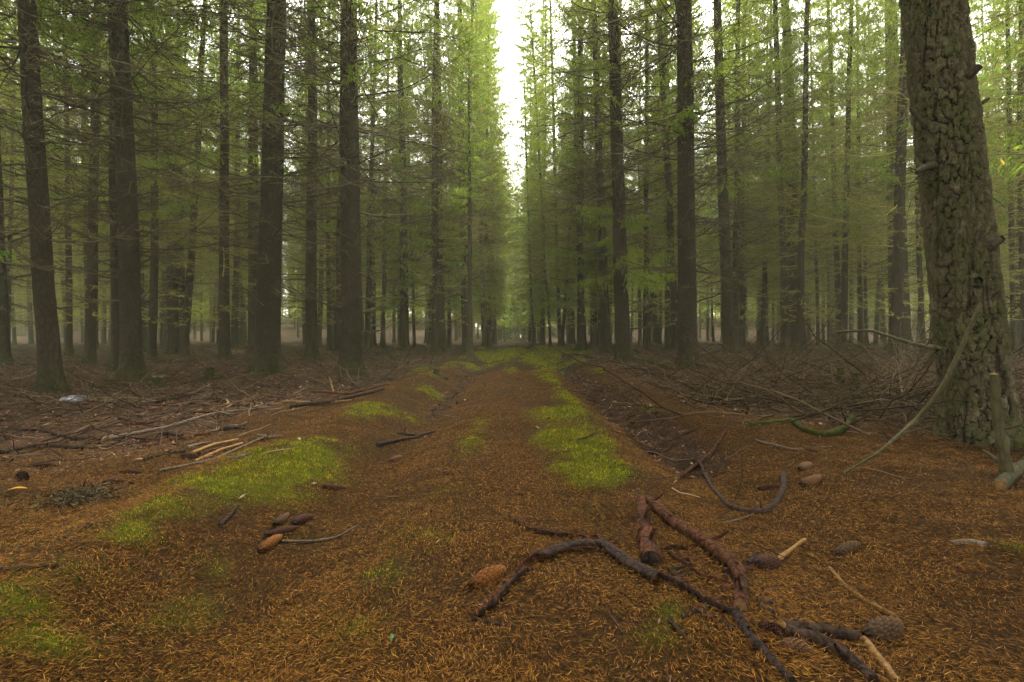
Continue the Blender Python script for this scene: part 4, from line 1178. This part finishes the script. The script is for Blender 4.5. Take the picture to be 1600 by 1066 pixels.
for i, (a, b, dpx, mk, op, lab) in enumerate(CONES):
    A, B = gp(*a), gp(*b)
    mid = (A + B) / 2; dpt = mid[1]
    ax = B - A; L = float(np.linalg.norm(ax)); L = min(L * 1.05, .18)
    Rr = min(dpx / F * dpt / 2, L * .26)
    me = cone_mesh('spruce_cone', L, Rr, M[mk], 50 + i, op, rng.uniform(-.25, .25))
    o = obj('spruce_cone', me, label=lab, category='cone', group='fallen cones on the ground')
    o.location = (mid[0], mid[1], float(H(mid[0], mid[1])) + Rr * .55)
    o.rotation_euler = (U(0, 6), -math.asin(np.clip((H(B[0], B[1]) - H(A[0], A[1])) / max(L, .05), -.5, .5)), math.atan2(ax[1], ax[0]))


# stumps
def stump(u, v, wpx, hpx, label, seed):
    p = gp(u, v); r0 = wpx / F * p[1] / 2 / math.sqrt(1 + (p[0] / p[1]) ** 2); h = hpx / F * p[1]
    r = np.random.default_rng(seed); S = 28
    zs = np.r_[np.linspace(-.1, h, 16)]; th = np.arange(S) * 2 * PI / S
    zz, tt = np.meshgrid(zs, th, indexing='ij')
    R = r0 * (1 + .5 * np.exp(-np.maximum(zz, -.05) / (h * .25)) * (1 + .5 * np.cos(4 * tt + 1))) * (1 + .08 * fbm(tt * 3, zz * 12, seed))
    zz = zz + (zz > h * .95) * .22 * h * fbm(tt * 2.5, tt * 0, seed + 3)
    V = np.stack([R * np.cos(tt), R * np.sin(tt), zz], -1)
    idx = np.arange(16 * S).reshape(16, S); nx = np.roll(idx, -1, 1)
    t = empty('tree_stump', p, label, 'stump')
    obj('stem', quads_mesh('stem', V, np.stack([idx[:-1], nx[:-1], nx[1:], idx[1:]], -1), M['bark'], True), t)
    top = V[-1]; c = top.mean(0) - np.array([0, 0, .08 * h])
    mb = MB(); ring2 = c + (top - c) * .5 + np.array([0, 0, .02 * h]) * r.normal(size=(S, 1))
    k = np.arange(S); VV = np.concatenate([top, ring2, [c]])
    h2 = np.arange(0, S, 2)
    mb.add(VV, np.concatenate([np.stack([k, np.roll(k, -1), np.roll(k, -1) + S, k + S], -1), np.stack([h2 + S, (h2 + 1) % S + S, (h2 + 2) % S + S, np.full(len(h2), 2 * S)], -1)]))
    obj('cut_face', mb.mesh('cut_face', M['greystick']), t)


stump(328, 594, 15, 20, 'small cut stump left of the thickest trunk', 1)
stump(682, 586, 9, 10, 'tiny dark stump in the brush by the left track edge', 2)
stump(248, 606, 22, 18, 'low mossy stump right of the second big trunk', 3)


# stone at the foot of the leftmost tree, lichen clump, leaves
def blob(name, p, sx, sy, sz, mat, label, cat, seed, rough=.25):
    n, m = 26, 18
    th = np.arange(n) * 2 * PI / n; ph = np.linspace(0.02, PI - .02, m)
    pp, tt = np.meshgrid(ph, th, indexing='ij')
    k = 1 + rough * fbm(np.cos(tt) * np.sin(pp) * 2 + 4, np.sin(tt) * np.sin(pp) * 2 + np.cos(pp) * 3, seed, 4)
    V = np.stack([sx * k * np.sin(pp) * np.cos(tt), sy * k * np.sin(pp) * np.sin(tt), sz * k * np.cos(pp)], -1)
    idx = np.arange(n * m).reshape(m, n); nx = np.roll(idx, -1, 1)
    o = obj(name, quads_mesh(name, V, np.stack([idx[:-1], nx[:-1], nx[1:], idx[1:]], -1), mat, True), label=label, category=cat)
    o.location = (p[0], p[1], p[2] + sz * .5)
    return o


ms, nt, out = new_mat('stone'); N = NT(nt)
tc = N.n('ShaderNodeTexCoord')
cc = N.ramp(N.noise(tc.outputs['Object'], 6, 5, .7), [(.35, (.02, .02, .02)), (.60, (.06, .055, .05)), (.66, (.4, .4, .38)), (.8, (.65, .65, .62))])
N.bsdf(out, cc, .5, N.bump(N.noise(tc.outputs['Object'], 30, 5), .01), .4)
p = gp(116, 630); blob('stone', p, .15, .12, .07, ms, 'dark stone with a white top edge at the foot of the leftmost trunk', 'stone', 3, .5)

mb = MB(); r = np.random.default_rng(12)
p = gp(118, 780)
n = 900; o_ = np.stack([r.normal(0, .09, n), r.normal(0, .08, n), r.uniform(0, .03, n)], -1); dd = norm(r.normal(size=(n, 3)) * np.array([1, 1, .6]))
mb.add(*diamonds(o_, o_ + dd * r.uniform(.02, .06, (n, 1)), norm(np.cross(dd, r.normal(size=(n, 3)))) * .004))
ml = island_mat('pale lichen', [(0, (.010, .007, .004)), (1, (.055, .042, .022))])
o = obj('lichen_clump', mb.mesh('lichen_clump', ml), label='pale tufted lichen clump beside the level cones at the left', category='lichen'); o.location = p

mly = island_mat('dead leaf', [(0, (.20, .11, .012)), (1, (.22, .12, .015))], .6)
mlg = island_mat('green leaf', [(0, (.05, .10, .045)), (1, (.06, .11, .05))], .6)


def leaf(u, v, L, wd, ang, mat, label):
    p = gp(u, v); t = np.linspace(0, 1, 9); w = wd * np.sin(t * PI) ** .7 + .0005
    c, s = math.cos(ang), math.sin(ang)
    rows = []
    for tt, ww in zip(t, w):
        rows.append([[(tt - .5) * L, q * ww, .006 + .010 * abs(q) * 1.0 + .012 * math.sin(tt * 3)] for q in (-1, -.5, 0, .5, 1)])
    V = np.array(rows); V = np.stack([V[..., 0] * c - V[..., 1] * s, V[..., 0] * s + V[..., 1] * c, V[..., 2]], -1)
    idx = np.arange(45).reshape(9, 5)
    o = obj('fallen_leaf', quads_mesh('fallen_leaf', V, np.stack([idx[:-1, :-1], idx[:-1, 1:], idx[1:, 1:], idx[1:, :-1]], -1), mat, True), label=label, category='leaf')
    o.location = p + np.array([0, 0, .006])


leaf(26, 772, .09, .018, .5, mly, 'yellow fallen leaf on dark litter at the left edge')
leaf(614, 1010, .022, .006, 1.2, mlg, 'tiny pale green leaf on needles near the bottom edge')

# dry fern-like heap behind the thickest trunk
mb = MB(); p = gp(366, 553); n = 260
a = r.uniform(0, 2 * PI, n); dd = norm(np.stack([np.cos(a), np.sin(a), r.uniform(.3, 1.2, n)], -1))
P = lines(np.stack([r.normal(0, .25, n), r.normal(0, .25, n), np.zeros(n)], -1), dd, r.uniform(.4, 1.0, n), 6, r.uniform(-.9, -.4, n), np.zeros(n), .02, r)
mb.add(*tubes(P, .006 * np.linspace(1, .5, 6)[None] * np.ones((n, 1)), 3))
mdry = island_mat('dry bracken', [(0, (.16, .10, .045)), (1, (.36, .25, .13))])
o = obj('dry_bracken', mb.mesh('dry_bracken', mdry), label='pale dry arching bracken clump left of the thickest trunk', category='bracken'); o.location = p

# ------------------------------------------------------------------ light, sky, air
SUN_EL, SUN_ROT = math.radians(52), math.radians(12)
w = bpy.data.worlds.new('World'); SC.world = w; w.use_nodes = True
nt = w.node_tree
for n_ in list(nt.nodes): nt.nodes.remove(n_)
N = NT(nt)
sky = N.n('ShaderNodeTexSky'); sky.sky_type = 'NISHITA'; sky.sun_disc = False
sky.sun_elevation = SUN_EL; sky.sun_rotation = SUN_ROT; sky.dust_density = 3.0; sky.air_density = 1.0
hs = N.n('ShaderNodeHueSaturation'); hs.inputs['Saturation'].default_value = .2
N.l(sky.outputs[0], hs.inputs['Color'])
bg = N.n('ShaderNodeBackground'); bg.inputs['Strength'].default_value = .14
N.l(N.mix(1.0, hs.outputs[0], (1.0, .97, .91), 'MULTIPLY'), bg.inputs[0])
wo = N.n('ShaderNodeOutputWorld'); N.l(bg.outputs[0], wo.inputs[0])

sl = bpy.data.lights.new('sun', 'SUN'); sl.energy = 1.5; sl.angle = math.radians(14); sl.color = (1, .94, .84)
so = bpy.data.objects.new('sun', sl); COL.objects.link(so)
sd = Vector((math.sin(SUN_ROT) * math.cos(SUN_EL), math.cos(SUN_ROT) * math.cos(SUN_EL), math.sin(SUN_EL)))
so.rotation_euler = (-sd).to_track_quat('-Z', 'Y').to_euler(); so.location = (0, 0, 60)

bm_v = np.array([[x, y, z] for x in (-170, 170) for y in (-60, 170) for z in (-2.0, 42)], float)
bm_q = [[0, 1, 3, 2], [4, 6, 7, 5], [0, 4, 5, 1], [2, 3, 7, 6], [0, 2, 6, 4], [1, 5, 7, 3]]
m, nt, out = new_mat('haze'); N = NT(nt)
pv = N.n('ShaderNodeVolumePrincipled'); pv.inputs['Density'].default_value = .0014; pv.inputs['Color'].default_value = (.92, .92, .56, 1)
pv.inputs['Anisotropy'].default_value = .25
N.l(pv.outputs[0], out.inputs['Volume'])
obj('haze', quads_mesh('haze', bm_v, bm_q, m), kind='stuff')

SC.view_settings.view_transform = 'Standard'; SC.view_settings.look = 'None'
SC.view_settings.exposure = 3.3; SC.view_settings.gamma = 1.0
cy = SC.cycles
cy.max_bounces = 4; cy.diffuse_bounces = 3; cy.glossy_bounces = 1; cy.transmission_bounces = 3; cy.volume_bounces = 0; cy.transparent_max_bounces = 4
cy.caustics_reflective = False; cy.caustics_refractive = False
cy.use_denoising = True
cy.sample_clamp_indirect = 6
